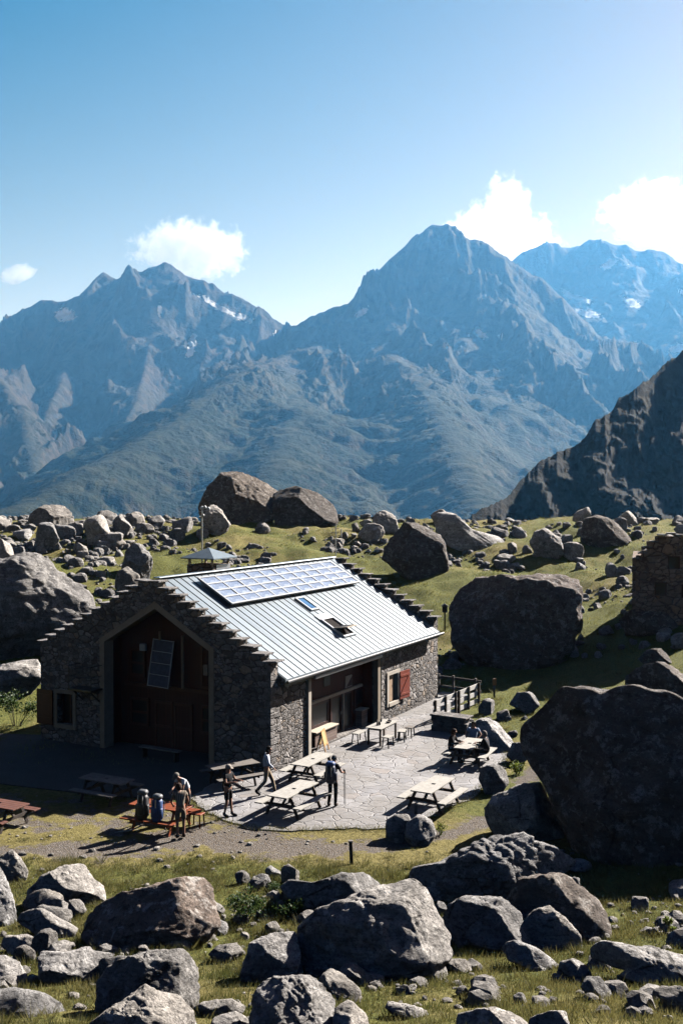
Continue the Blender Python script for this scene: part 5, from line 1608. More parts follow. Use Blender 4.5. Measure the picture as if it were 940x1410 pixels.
def picnic_table(label, loc, rz, group, L=1.95, mat=None, legm=None, hole=True):
    t = empty('picnic_table', loc, rz, label, 'picnic table', group)
    mat = mat or M_bleached; legm = legm or M_legwood
    w = 0.148
    for k in range(5):
        pass
    top = MB()
    for k in range(5):
        y = (k - 2) * (w + 0.004)
        if k == 2 and hole:
            for s in (-1, 1): top.box((s * (L / 4 + 0.035), y, 0.735), (L / 2 - 0.07, w, 0.042), None, 0.005)
        else: top.box((0, y, 0.735), (L, w, 0.042), None, 0.005)
    top.box((0, 0, 0.702), (0.10, 0.72, 0.024))
    top.build('table_top', mat, t)
    for s in (-1, 1):
        b = MB()
        for k in (0, 1): b.box((0, s * (0.665 + k * 0.15), 0.44), (L, 0.146, 0.042), None, 0.005)
        b.box((0, s * 0.74, 0.405), (0.08, 0.28, 0.026))
        b.build('bench_seat', mat, t)
        f = MB(); x = s * (L / 2 - 0.32)
        f.bar((x, 0.30, 0.71), (x, 0.62, 0.0), 0.045, 0.10); f.bar((x, -0.30, 0.71), (x, -0.62, 0.0), 0.045, 0.10)
        f.box((x + 0.047, 0, 0.37), (0.045, 1.62, 0.10)); f.box((x + 0.047, 0, 0.665), (0.045, 0.70, 0.09))
        f.bar((x + .02, 0.0, 0.40), (x - s * 0.45, 0.0, 0.70), 0.08, 0.04)
        f.build('leg_frame', legm, t)
    return t


def quad_pose(q, z=0.75):
    P = [at_z(px, py, z) for px, py in q]
    c = sum(P, Vector()) / 4
    d1 = (P[1] - P[0]) + (P[2] - P[3])
    d2 = (P[3] - P[0]) + (P[2] - P[1])
    d = d1 if d1.length > d2.length else d2
    return Vector((c.x, c.y, 0)), math.atan2(d.y, d.x), max(d1.length, d2.length) / 2


TQ = [('bleached picnic table beside the stone wall, nearest the walking man in white', [(399.6, 1051.7), (436.8, 1034.6), (459, 1039), (424, 1057)]),
      ('bleached picnic table in front of the backpacker, left of the two on the terrace edge', [(368.3, 1094.9), (414.5, 1073.3), (438.3, 1077.8), (392.9, 1101.6)]),
      ('empty bleached picnic table in the open near two rocks on the terrace edge', [(566, 1090), (600.4, 1068), (625, 1071), (591, 1092)]),
      ('bleached picnic table with three people sitting round it', [(625.3, 1029.9), (646, 1016), (663.6, 1018), (648, 1032.6)])]
TPOSE = []
for lab, q in TQ:
    c, a, L = quad_pose(q)
    TPOSE.append((c, a))
    picnic_table(lab, c + Vector((0, 0, 0.012)), a, 'bleached picnic tables on the flagged terrace', min(max(L, 1.7), 2.1))
c, a, L = quad_pose([(113.5, 1072), (134, 1065.5), (181.6, 1073.4), (159, 1079)])
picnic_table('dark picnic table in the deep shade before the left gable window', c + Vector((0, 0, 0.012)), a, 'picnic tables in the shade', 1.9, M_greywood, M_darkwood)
c, a, L = quad_pose([(290, 1052), (335, 1046), (350, 1052), (306, 1060)])
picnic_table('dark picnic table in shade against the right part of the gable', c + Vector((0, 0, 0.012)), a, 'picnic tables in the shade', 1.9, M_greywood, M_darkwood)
c, a, L = quad_pose([(-40, 1108), (-2, 1096), (36, 1102), (0, 1115)])
c.z = gz(c.x, c.y)
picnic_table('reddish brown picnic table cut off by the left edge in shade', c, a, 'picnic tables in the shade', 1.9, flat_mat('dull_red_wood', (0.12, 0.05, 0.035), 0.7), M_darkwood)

# porch table with stools and cups
def stool(label, px, py, L=0.42, rz=0.0, mat=None):
    p = at_z(px, py, 0.45); t = empty('stool', (p.x, p.y, 0.012), rz, label, 'stool', 'stools round the porch table')
    MB().box((0, 0, 0.435), (L, 0.32, 0.04), None, 0.006).build('seat', mat or M_bleached, t)
    for sx in (-1, 1):
        for sy in (-1, 1): MB().bar((sx * (L / 2 - .05), sy * 0.11, 0.42), (sx * (L / 2 - .01), sy * 0.145, 0), 0.04).build('leg', M_legwood, t)
    return t


c, a, L = quad_pose([(499, 1002.6), (529.8, 989.2), (550.9, 991.7), (522.8, 1006.4)])
pt = empty('porch_table', c + Vector((0, 0, 0.012)), a, 'bleached rectangular table with cups standing before the porch', 'table')
x = MB()
for k in range(5): x.box((0, (k - 2) * 0.15, 0.735), (1.8, 0.146, 0.04), None, 0.005)
x.box((0, 0, 0.68), (1.6, 0.6, 0.068)); x.build('table_top', M_bleached, pt)
for sx in (-1, 1):
    for sy in (-1, 1): MB().box((sx * 0.78, sy * 0.28, 0.325), (0.075, 0.075, 0.65)).build('leg', M_legwood, pt)
stool('pale bench stool at the porch end of the table', 494, 1008, 0.8, a)
stool('pale stool in front of the porch table, nearest the camera', 534, 1014, 0.55, a)
stool('pale stool at the right corner of the porch table', 553, 1006, 0.6, a + 0.3)
stool('dark stool apart by the wall, rightmost of the stools', 564, 1001, 0.45, a + 0.1, M_greywood)
ca, sa_ = math.cos(a), math.sin(a)
for k, (dx, dy, h, r, mt_, nm, lab) in enumerate([(-.25, .0, .11, .045, M_darkmetal, 'mug', 'dark mug in the middle of the porch table'), (-.12, .1, .12, .05, M_black, 'mug', 'black mug beside the bottle on the porch table'), (-.36, .06, .24, .035, M_palewood, 'bottle', 'pale bottle standing on the porch table'),
                                             (.35, .22, .10, .045, M_black, 'mug', 'black mug at the far corner of the porch table'), (.55, -.1, .07, .09, M_darkmetal, 'bowl', 'dark bowl at the right end of the porch table'), (.3, -.15, .06, .1, M_darkwood, 'bowl', 'brown bowl near the right end of the porch table')]):
    m_ = MB()
    prof = [(0, r * .8), (h * .5, r), (h * .96, r), (h, r * .92)] if nm != 'bottle' else [(0, r), (h * .6, r), (h * .75, r * .45), (h, r * .4)]
    m_.tube([(0, 0, z) for z, _ in prof], [q for _, q in prof], 10)
    o = m_.build(nm, mt_, None, True); o.location = (c.x + dx * ca - dy * sa_, c.y + dx * sa_ + dy * ca, 0.768)
    tag(o, lab, nm)

# sandwich board by the door
p = at_z(444, 1034, 0)
sb = empty('sandwich_board', (p.x, p.y, 0.012), math.atan2(U.y, U.x) + 0.25, 'small yellow framed sandwich board leaning beside the porch counter', 'sandwich board')
for s in (-1, 1):
    Mx = Matrix.Rotation(R(13 * s), 4, 'X')
    f = MB()
    for q in (-1, 1): f.box((q * 0.27, 0, 0.45), (0.06, 0.035, 0.9))
    f.box((0, 0, 0.86), (0.48, 0.034, 0.07)); f.box((0, 0, 0.28), (0.48, 0.034, 0.06))
    fo = f.build('board_frame', flat_mat('ochre_wood', (0.40, 0.22, 0.08), 0.6), sb, M=Matrix.Translation((0, s * 0.20, 0)) @ Mx)
    MB().box((0, 0, 0.57), (0.48, 0.02, 0.52)).build('board_panel', flat_mat('pale_yellow_board', (0.42, 0.31, 0.14), 0.6), fo, M=Matrix.Translation((0, s * 0.20, 0)) @ Mx)

# orange table with benches in the yard
c, a, L = quad_pose([(176, 1106), (203, 1098), (268, 1107), (243, 1116)], 0.75)
c.z = gz(c.x, c.y)
ot = picnic_table('orange red picnic table holding two rucksacks in the yard', c, a, None, 2.0, M_redpaint, M_redpaint, False); OT = (c, a)
p = at_z(271, 1118, 0.45)
s_ = empty('stool', (p.x, p.y, gz(p.x, p.y)), a, 'small orange red stool at the right end of the orange table', 'stool')
MB().box((0, 0, 0.435), (0.45, 0.32, 0.04), None, 0.006).build('seat', M_redpaint, s_)
for sx in (-1, 1):
    for sy in (-1, 1): MB().bar((sx * .18, sy * 0.12, 0.42), (sx * .20, sy * 0.14, 0), 0.04).build('leg', M_redpaint, s_)

# bench against the gable boards
p = hut_xy(-0.35, 5.0)
b = empty('bench', (p.x, p.y, 0.012), math.atan2(Vg.y, Vg.x), 'long dark wooden bench along the shaded gable opening', 'bench')
MB().box((0, 0, 0.43), (2.0, 0.32, 0.05), None, 0.006).build('seat', M_greywood, b)
for sx in (-1, 1): MB().box((sx * 0.8, 0, 0.2), (0.06, 0.28, 0.40)).build('leg', M_darkwood, b)

# rucksacks
def rucksack(label, loc, rz, body, trim, h=0.72, tilt=0.1, group=None):
    r = empty('rucksack', loc, rz, label, 'rucksack', group)
    m_ = MB()
    secs = [(0.0, .13, .09), (0.08, .165, .125), (h * .45, .175, .14), (h * .75, .165, .125), (h * .84, .13, .10)]
    rings = []
    for z, rx, ry in secs:
        ring = []
        for k in range(16):
            t = 2 * math.pi * k / 16; cx, sx = math.cos(t), math.sin(t)
            ring.append(m_.bm.verts.new((rx * math.copysign(abs(cx) ** .6, cx), ry * math.copysign(abs(sx) ** .6, sx) - tilt * z * .5, z)))
        rings.append(ring)
    for p_, q_ in zip(rings, rings[1:]):
        for k in range(16): m_.bm.faces.new((p_[k], p_[(k + 1) % 16], q_[(k + 1) % 16], q_[k]))
    m_.bm.faces.new(rings[0][::-1]); m_.bm.faces.new(rings[-1])
    m_.build('pack_body', body, r, True)
    MB().box((0, -tilt * h * .45, h * .93), (0.31, 0.25, 0.15), None, 0.05).build('lid', trim, r, True)
    MB().box((0, 0.14 - tilt * h * .2, h * .38), (0.22, 0.10, h * .42), None, 0.035).build('front_pocket', body, r, True)
    for s in (-1, 1):
        MB().box((s * 0.19, 0, h * .33), (0.07, 0.15, h * .4), None, 0.03).build('side_pocket', body, r, True)
        MB().tube([(s * 0.09, -0.10, h * .8), (s * 0.10, -0.20 - tilt * .3, h * .68), (s * 0.11, -0.21, h * .4), (s * 0.13, -0.11, h * .1)], 0.022, 6).build('shoulder_strap', trim, r, True)
        MB().box((s * 0.08, 0.155 - tilt * h * .3, h * .62), (0.025, 0.05, h * .5), None, 0.008).build('compression_strap', M_greymetal, r)
    return r


M_packblack = flat_mat('black_nylon', (0.018, 0.019, 0.022), 0.55, 0.4, 0.3, 12)
M_packgrey = flat_mat('grey_nylon', (0.11, 0.115, 0.12), 0.55, 0.4, 0.3, 12)
M_packblue = flat_mat('blue_nylon', (0.035, 0.075, 0.20), 0.55, 0.4, 0.3, 12)
M_navy = flat_mat('navy_nylon', (0.016, 0.022, 0.045), 0.6, 0.35, 0.3, 12)


def on_table(c, a, dx, dy, z): return (c.x + dx * math.cos(a) - dy * math.sin(a), c.y + dx * math.sin(a) + dy * math.cos(a), c.z + z)


rucksack('tall black rucksack with grey lid leaning on the orange table bench', on_table(*OT, -0.22, -0.74, 0.463), OT[1] + math.pi + .1, M_packblack, M_packgrey, 0.92)
rucksack('blue rucksack between the black rucksack and the person in stripes', on_table(*OT, 0.32, -0.74, 0.463), OT[1] + math.pi - .2, M_packblue, M_packgrey, 0.84)

# ------------------------------------------------ fences, wall, posts
def rail_fence(name, label, A, B, ztop, nrail, posts, zlow, mat, postm, rh=0.15):
    A, B = Vector(A), Vector(B); d = (B - A); L = d.length; a = math.atan2(d.y, d.x)
    f = empty(name, A, a, label, 'fence')
    for t in posts:
        MB().box((t * L, 0, (zlow + ztop + .06) / 2), (0.11, 0.11, ztop + .06 - zlow), None, 0.008).build('post', postm, f)
    for k in range(nrail):
        z = ztop - 0.10 - k * (ztop - zlow - .35) / max(1, nrail - 1) * 0.92
        MB().box((L / 2, 0.078, z), (L + .1, 0.04, rh)).build('rail', mat, f)
    return f


fa, fb = at_z(599, 966, 1.0), at_z(659, 941.6, 1.0)
rail_fence('plank_fence', 'sunlit plank fence with dark posts climbing right of the hut corner', (fa.x, fa.y, 0), (fb.x, fb.y, 0), 1.0, 4, (0.0, 0.22, 0.45, 0.52, 0.75, 1.0), -0.6, flat_mat('whitened_planks', (0.58, 0.57, 0.54), 0.7, 0.25, 0.12, 7), M_darkwood, 0.22)
fc = at_y(604, 937, 54.5); fd = at_y(660, 941, 53.0)
rail_fence('rail_fence', 'shaded brown rail fence behind the sunlit plank fence', (fc.x, fc.y, 0), (fd.x, fd.y, 0), 0.95, 3, (0.0, 0.36, 0.9), -0.5, M_greywood, M_greywood, 0.13)

w0, w1 = at_z(594, 1006, 0), at_z(640, 1012, 0)
wl = MB(); d = (w1 - w0)
for k in range(5):
    for j in range(3):
        wl.box((d.length * (k + .5 + (.25 if j % 2 else -.1)) / 5, 0.30, 0.02 + 0.22 * (j + .5)), (d.length / 5 * random.uniform(.95, 1.15), random.uniform(.62, .72), 0.235), None, 0.02, 0.015)
wl.box((d.length / 2, 0.36, 0.715), (d.length + 0.15, 0.85, 0.07), None, 0.015, 0.01)
o = wl.build('stone_wall', M_slab); o.location = w0; o.rotation_euler = (0, 0, math.atan2(d.y, d.x))
tag(o, 'low stone retaining wall with pale flat top behind the seated people', 'stone wall')


def post(name, label, cat, px, pb, ptop, r, mat, cap=None, lean=0.0, z=None):
    g = ground_hit(px, pb) if z is None else at_z(px, pb, z)
    h = (pb - ptop) / FPX * g.y
    e = empty(name, (g.x, g.y, g.z - 0.1), 0, label, cat)
    MB().bar((0, 0, 0), (lean * h, 0, h + 0.1), r * 2, r * 2, 0.006).build('post', mat, e)
    if cap: cap(e, h, lean)
    return e


post('wooden_post', 'short leaning dark post beside the gravel path', 'post', 484, 1190, 1158, 0.05, M_darkwood, lambda e, h, l: MB().box((l * h, 0, h + .11), (0.14, 0.13, 0.03), None, 0.005).build('post_cap', M_greywood, e), -0.05)
post('marker_post', 'grey waymark post with an orange top plate on the grass by the fence', 'post', 680, 961, 934, 0.045, M_greywood, lambda e, h, l: MB().box((0, -0.05, h - .08), (0.2, 0.04, 0.34), None, 0.005).build('waymark_plate', flat_mat('orange_plate', (0.38, 0.17, 0.05), 0.6), e))
post('wooden_stub', 'grey wooden stub standing behind the two rocks on the terrace edge', 'post', 572, 1122, 1108, 0.055, M_greywood)
def lantern(e, h, l):
    MB().box((0, 0, h + 0.16), (0.34, 0.3, 0.42), None, 0.02).build('box', M_darkwood, e)
    MB().prism([(-.24, -.2, h + .37), (.24, -.2, h + .37), (0, -.2, h + .56)], (0, .4, 0)).build('box_roof', M_greywood, e)
post('post_box', 'dark wooden box on a post between hut roof and cubic boulder', 'box on post', 612, 868, 840, 0.045, M_darkwood, lantern)

# loose stone and sticks in the yard
p = ground_hit(158, 1147)
o = MB().tube([(0, 0, 0.02), (0.5, .1, 0.05), (1.05, 0.42, 0.22)], 0.022, 6).build('walking_stick', M_bleached); o.location = p
tag(o, 'pale walking stick lying in the grass left of the orange table', 'walking stick')
# ---------------------------------------------------------------- people
def skin_mesh(verts, edges, radii, root=0, sub=2):
    me = bpy.data.meshes.new('s'); me.from_pydata([Vector(v) for v in verts], edges, [])
    ob = bpy.data.objects.new('s', me); COL.objects.link(ob)
    ob.modifiers.new('k', 'SKIN')
    sv = me.skin_vertices[0].data
    for i, r in enumerate(radii):
        sv[i].radius = r if isinstance(r, tuple) else (r, r)
        sv[i].use_root = (i == root)
    sd = ob.modifiers.new('d', 'SUBSURF'); sd.levels = sub; sd.render_levels = sub
    dg = bpy.context.evaluated_depsgraph_get(); dg.update()
    out = bpy.data.meshes.new_from_object(ob.evaluated_get(dg))
    bpy.data.objects.remove(ob); bpy.data.meshes.remove(me)
    for p in out.polygons: p.use_smooth = True
    return out


def chain(defs):
    """defs: {name: (pos, radius)}, edges by name"""
    names = list(defs[0]); idx = {n: i for i, n in enumerate(names)}
    return [defs[0][n][0] for n in names], [(idx[a], idx[b]) for a, b in defs[1]], [defs[0][n][1] for n in names]


STAND = dict(pelvis=(0, 0, .95), waist=(0, 0, 1.10), chest=(0, 0, 1.31), neck=(0, -.01, 1.47), head=(0, .02, 1.60), crown=(0, .02, 1.71),
             shl=(-.18, 0, 1.41), ell=(-.25, -.02, 1.14), wrl=(-.25, .06, .90), shr=(.18, 0, 1.41), elr=(.25, -.02, 1.14), wrr=(.25, .06, .90),
             hil=(-.095, 0, .90), knl=(-.10, .03, .49), anl=(-.10, -.02, .09), tol=(-.11, .15, .035), hir=(.095, 0, .90), knr=(.10, .03, .49), anr=(.10, -.02, .09), tor=(.11, .15, .035))
SIT = dict(STAND, pelvis=(0, 0, .55), waist=(0, .02, .69), chest=(0, .07, .90), neck=(0, .11, 1.06), head=(0, .16, 1.18), crown=(0, .17, 1.29),
           shl=(-.18, .08, 1.0), ell=(-.25, .20, .78), wrl=(-.14, .42, .80), shr=(.18, .08, 1.0), elr=(.25, .20, .78), wrr=(.14, .42, .80),
           hil=(-.10, .03, .53), knl=(-.13, .44, .50), anl=(-.13, .38, .09), tol=(-.14, .55, .035), hir=(.10, .03, .53), knr=(.13, .44, .50), anr=(.13, .38, .09), tor=(.14, .55, .035))


def lerp(a, b, t): return tuple(a[i] + (b[i] - a[i]) * t for i in range(3))


M_skin = flat_mat('skin', (0.36, 0.20, 0.14), 0.6, 0.3, 0.1, 10)
M_eye = flat_mat('eye', (0.02, 0.015, 0.012), 0.3, 0.5, 0.1, 10)


def person(label, loc, face, J, shirt, trousers, sleeves='short', legs='long', hat=None, hair=None, shoes=None, s=1.0, group=None):
    rz = math.atan2(-face[0], face[1])
    e = empty('person', loc, rz, label, 'person', group); e.scale = (s, s, s)
    D = {k: (J[k], r) for k, r in dict(pelvis=.115, waist=.105, chest=.12, neck=.052, head=.088, crown=.062, shl=.058, ell=.04, wrl=.028, shr=.058, elr=.04, wrr=.028,
         hil=.085, knl=.055, anl=.036, tol=.03, hir=.085, knr=.055, anr=.036, tor=.03).items()}
    hd = Vector(J['head']); up = (Vector(J['crown']) - hd).normalized(); fw = Vector((0, 1, 0)); fw = (fw - up * fw.dot(up)).normalized(); sd = fw.cross(up)
    D['nose'] = (tuple(hd + fw * .105 + up * .01), .014)
    for q, n in ((-1, 'pl'), (1, 'pr')):
        w = Vector(J['wrl' if q < 0 else 'wrr']); el = Vector(J['ell' if q < 0 else 'elr']); d = (w - el).normalized()
        D[n] = (tuple(w + d * .075), .026)
    E = [('pelvis', 'waist'), ('waist', 'chest'), ('chest', 'neck'), ('neck', 'head'), ('head', 'crown'), ('head', 'nose'), ('chest', 'shl'), ('shl', 'ell'), ('ell', 'wrl'), ('wrl', 'pl'), ('chest', 'shr'), ('shr', 'elr'), ('elr', 'wrr'), ('wrr', 'pr'),
         ('pelvis', 'hil'), ('hil', 'knl'), ('knl', 'anl'), ('anl', 'tol'), ('pelvis', 'hir'), ('hir', 'knr'), ('knr', 'anr'), ('anr', 'tor')]
    me = skin_mesh(*chain((D, E)))
    m_ = MB(); m_.bm.from_mesh(me); bpy.data.meshes.remove(me)
    for q, n, w_, e_ in ((-1, 'pl', 'wrl', 'ell'), (1, 'pr', 'wrr', 'elr')):
        p = Vector(D[n][0]); d = (Vector(J[w_]) - Vector(J[e_])).normalized(); sdv = d.cross(Vector((0, 0.2, 1))).normalized(); dn = d.cross(sdv)
        for k, ln in enumerate((.065, .075, .07, .055)):
            b = p + sdv * (k - 1.5) * .017
            m_.tube([b - d * .01, b + d * ln * .5 + dn * .006, b + d * ln + dn * .022], [.0095, .009, .007], 6)
        t0 = p - d * .04 + sdv * .02
        m_.tube([t0, t0 + sdv * .03 + d * .025, t0 + sdv * .036 + d * .055], [.011, .010, .008], 6)
    for q in (-1, 1):                          # ears
        m_.tube([hd + sd * q * .080 + up * -.015, hd + sd * q * .095 + up * .0, hd + sd * q * .092 + up * .03], [.012, .016, .01], 6)
    m_.build('body', M_skin, e, True)
    ey = MB()
    for q in (-1, 1): ey.tube([hd + fw * .082 + sd * q * .034 + up * .028, hd + fw * .091 + sd * q * .034 + up * .028], [.011, .008], 8)
    ey.build('eyes', M_eye, e, True)
    # shirt
    f = {'short': .55, 'long': 1.0, 'none': .1}[sleeves]
    S = dict(hem=(lerp(J['pelvis'], J['waist'], -.1), .145), waist=(J['waist'], .135), chest=(J['chest'], .15), collar=(lerp(J['chest'], J['neck'], .75), .07))
    SE = [('hem', 'waist'), ('waist', 'chest'), ('chest', 'collar')]
    for q in ('l', 'r'):
        S['sh' + q] = (J['sh' + q], .075)
        S['up' + q] = (lerp(J['sh' + q], J['el' + q], min(1, f)), .062 if f < 1 else .055); SE += [('chest', 'sh' + q), ('sh' + q, 'up' + q)]
        if f >= 1: S['cf' + q] = (lerp(J['el' + q], J['wr' + q], .92), .042); SE.append(('up' + q, 'cf' + q))
    link_mesh('shirt', skin_mesh(*chain((S, SE))), shirt, e)
    T = dict(belt=(lerp(J['pelvis'], J['waist'], .15), .128), pelvis=(J['pelvis'], .13)); TE = [('belt', 'pelvis')]
    for q in ('l', 'r'):
        T['hi' + q] = (J['hi' + q], .098); TE.append(('pelvis', 'hi' + q))
        if legs == 'long':
            T['kn' + q] = (J['kn' + q], .072); T['an' + q] = (lerp(J['kn' + q], J['an' + q], .97), .058); TE += [('hi' + q, 'kn' + q), ('kn' + q, 'an' + q)]
        else:
            T['kn' + q] = (lerp(J['hi' + q], J['kn' + q], .88), .085); TE += [('hi' + q, 'kn' + q)]
    link_mesh('trousers' if legs == 'long' else 'shorts', skin_mesh(*chain((T, TE))), trousers, e)
    for q in ('l', 'r'):
        a, t = Vector(J['an' + q]), Vector(J['to' + q]); d = (t - a)
        m_ = MB(); m_.tube([a + Vector((0, 0, .05)), a + Vector((0, 0, -.01)), a + d * .35 + Vector((0, 0, -.022)), t, t + d * .22], [.052, .056, .052, .042, .02], 10)
        m_.build('shoe', shoes or M_packblack, e, True)
    def capmesh(mat, name, brim):
        m_ = MB(); rr = .103
        rings = []
        for j, (zz, r_) in enumerate(((-.01, 1.0), (.04, 1.02), (.085, .86), (.115, .5), (.125, .1))):
            rings.append([m_.bm.verts.new(hd + up * (zz + .02) + (sd * math.cos(k * math.pi / 7) * .93 + fw * math.sin(k * math.pi / 7) * 1.08) * rr * r_) for k in range(14)])
        for a, b in zip(rings, rings[1:]):
            for k in range(14): m_.bm.faces.new((a[k], a[(k + 1) % 14], b[(k + 1) % 14], b[k]))
        m_.bm.faces.new(rings[-1])
        if brim:
            c0 = hd + up * .02
            m_.prism([c0 + sd * .075 + fw * .07, c0 + sd * .06 + fw * .165, c0 + fw * .19, c0 - sd * .06 + fw * .165, c0 - sd * .075 + fw * .07], up * .012)
        return m_.build(name, mat, e, True)
    if hat: capmesh(hat, 'cap', True)
    if hair:
        h_ = MB(); rings = []
        for j, (zz, r_) in enumerate(((-.09, .8), (-.03, 1.0), (.04, 1.06), (.09, .92), (.125, .55), (.14, .1))):
            off = -fw * (.022 if j < 2 else .008)
            rings.append([h_.bm.verts.new(hd + off + up * zz + (sd * math.cos(k * math.pi / 7) * .95 + fw * (math.sin(k * math.pi / 7) * (1.05 if (math.sin(k * math.pi / 7) < .2 or j > 2) else .35))) * .10 * r_) for k in range(14)])
        for a, b in zip(rings, rings[1:]):
            for k in range(14): h_.bm.faces.new((a[k], a[(k + 1) % 14], b[(k + 1) % 14], b[k]))
        h_.bm.faces.new(rings[-1]); h_.bm.faces.new(rings[0][::-1])
        h_.build('hair', hair, e, True)
    return e


def cloth(name, c): return flat_mat(name, c, 0.85, 0.2, 0.18, 14)


C_white, C_pale = cloth('white_cotton', (0.72, 0.73, 0.76)), cloth('pale_blue_cotton', (0.62, 0.66, 0.74))
C_khaki, C_black, C_dark = cloth('khaki_cotton', (0.34, 0.27, 0.19)), cloth('black_cotton', (0.014, 0.014, 0.016)), cloth('charcoal_cotton', (0.03, 0.031, 0.036))
C_tan, C_blue, C_brown = cloth('tan_cotton', (0.20, 0.155, 0.11)), cloth('grey_blue_cotton', (0.30, 0.37, 0.50)), cloth('brown_cotton', (0.07, 0.05, 0.04))
H_brown, H_black, H_grey = cloth('brown_hair', (0.05, 0.03, 0.02)), cloth('black_hair', (0.015, 0.012, 0.01)), cloth('grey_hair', (0.22, 0.20, 0.18))
m = NT('striped_shirt', 0.85, 0.2)
wv = m.n('ShaderNodeTexWave', wave_type='BANDS', bands_direction='X'); m.link(m.coord('Object'), wv.inputs[0]); wv.inputs['Scale'].default_value = 6; wv.inputs['Distortion'].default_value = 2
m.color(m.mix(m.ramp(wv.outputs['Fac'], [(0.4, 0), (0.55, 1)]), (0.10, 0.08, 0.06), (0.36, 0.30, 0.24))); C_stripe = m.m


def gp(px, py, z=0.012):
    v = at_z(px, py, z); zz = gz(v.x, v.y)
    return Vector((v.x, v.y, max(zz, 0.012) if zz > -0.06 else zz))


# walking man in a long white shirt
W = dict(STAND, chest=(0, .03, 1.31), neck=(0, .05, 1.47), head=(0, .09, 1.60), crown=(0, .09, 1.71), knl=(-.09, .20, .52), anl=(-.09, .30, .10), tol=(-.10, .47, .06), knr=(.09, -.04, .50), anr=(.09, -.36, .16), tor=(.10, -.24, .045),
         ell=(-.25, -.10, 1.15), wrl=(-.24, .02, .93), elr=(.25, .08, 1.16), wrr=(.24, .26, 1.0))
person('man in white long sleeved shirt and khaki trousers walking past the stone corner', gp(367, 1094), (1, 0.05), W, C_pale, C_khaki, 'long', hair=H_black, shoes=C_dark)
# backpacker
J5 = dict(STAND, chest=(0, .05, 1.31), neck=(0, .09, 1.46), head=(0, .15, 1.57), crown=(0, .17, 1.68), elr=(.27, .12, 1.16), wrr=(.27, .34, 1.10), ell=(-.27, .10, 1.15), wrl=(-.22, .30, 1.02), anl=(-.13, -.06, .09), tol=(-.14, .11, .035))
p5 = gp(458, 1110); f5 = Vector((0.30, 0.95, 0)).normalized()
person('hiker in dark clothes seen from behind with a big navy rucksack and poles', p5, f5, J5, C_dark, C_black, 'short', hat=C_dark, shoes=C_brown)
rr = rucksack('big navy rucksack carried on the back of the dark clothed hiker', p5 + Vector((0, 0, 0.86)) - f5 * 0.235, math.atan2(-f5.x, f5.y) + math.pi, M_navy, M_packblue, 0.72, -0.08)
for k, (ox, oy) in enumerate(((.30, .36), (.36, .30))):
    d = Vector((f5.y, -f5.x, 0)) * ox + f5 * oy
    o = MB().tube([(0, 0, 0), (-.02, .02, 1.16)], 0.010, 6).build('trekking_pole', M_darkmetal)
    m_ = MB().tube([(-.02, .02, 1.06), (-.022, .022, 1.20)], 0.02, 6).build('grip', M_black, o)
    o.location = p5 + d
    tag(o, 'thin dark trekking pole in the right hand of the hiker with the navy rucksack', 'trekking pole', 'trekking poles of the hiker')
# man in cap and black t-shirt, arms out
J3 = dict(STAND, ell=(-.27, .10, 1.18), wrl=(-.22, .34, 1.20), elr=(.26, .12, 1.18), wrr=(.20, .38, 1.24), anl=(-.14, .06, .09), tol=(-.15, .23, .035), anr=(.10, -.08, .09), tor=(.11, .09, .035))
person('man in black t-shirt, shorts and pale cap holding out his forearms', gp(314, 1124), (0.85, -0.5), J3, C_black, C_black, 'short', 'short', hat=cloth('pale_cap', (0.33, 0.29, 0.25)), shoes=C_dark)
# man in white t-shirt bent over the table
J1 = dict(STAND, waist=(0, .06, 1.10), chest=(0, .20, 1.27), neck=(0, .30, 1.38), head=(0, .40, 1.46), crown=(0, .46, 1.55), shl=(-.18, .24, 1.34), ell=(-.26, .34, 1.08), wrl=(-.14, .52, .98), shr=(.18, .24, 1.34), elr=(.26, .34, 1.08), wrr=(.14, .52, .98))
person('man in white t-shirt and grey cap bending over the orange table', on_table(*OT, 0.25, 1.15, 0.0), (-0.75, -0.66), J1, C_white, C_dark, 'short', hat=cloth('grey_cap', (0.17, 0.16, 0.14)), shoes=C_dark)
# person in striped shirt and shorts seen from behind
J2 = dict(J1, chest=(0, .14, 1.29), neck=(0, .20, 1.42), head=(0, .27, 1.52), crown=(0, .31, 1.62), shl=(-.18, .15, 1.37), shr=(.18, .15, 1.37), ell=(-.25, .24, 1.10), wrl=(-.16, .42, .94), elr=(.27, .18, 1.10), wrr=(.25, .34, .90), knl=(-.10, .04, .49))
person('person in striped tan shirt and shorts seen from behind at the orange table', gp(249, 1154), (-0.35, 0.93), J2, C_stripe, C_tan, 'short', 'short', hair=H_brown, shoes=C_brown)

# three people round the far table
c4, a4 = TPOSE[3]
ux = Vector((math.cos(a4), math.sin(a4), 0)); uy = Vector((-ux.y, ux.x, 0))
if uy.x > 0: uy = -uy                         # towards the left bench
lf = c4 + uy * 0.74 - ux * 0.15
person('person in dark jacket with brown hair hunched on the left bench', (lf.x, lf.y, 0.012), tuple((-uy)[:2]), SIT, C_black, C_dark, 'long', hair=H_brown)
rt_ = c4 - uy * 0.74 - ux * 0.05
person('grey haired person in dark clothes sitting on the right bench', (rt_.x, rt_.y, 0.012), tuple(uy[:2]), dict(SIT, head=(0, .13, 1.20), crown=(0, .13, 1.31)), C_dark, C_black, 'long', hair=H_grey)
if ux.y < 0: ux = -ux
fr_ = c4 + ux * 1.40 + uy * 0.25
st_ = MB().box((0, 0, 0.22), (0.6, 0.4, 0.44), None, 0.05, 0.03).build('block_seat', M_slab); st_.location = (fr_.x, fr_.y, 0.012); st_.rotation_euler = (0, 0, a4)
tag(st_, 'stone block seat under the person in grey blue t-shirt', 'stone seat')
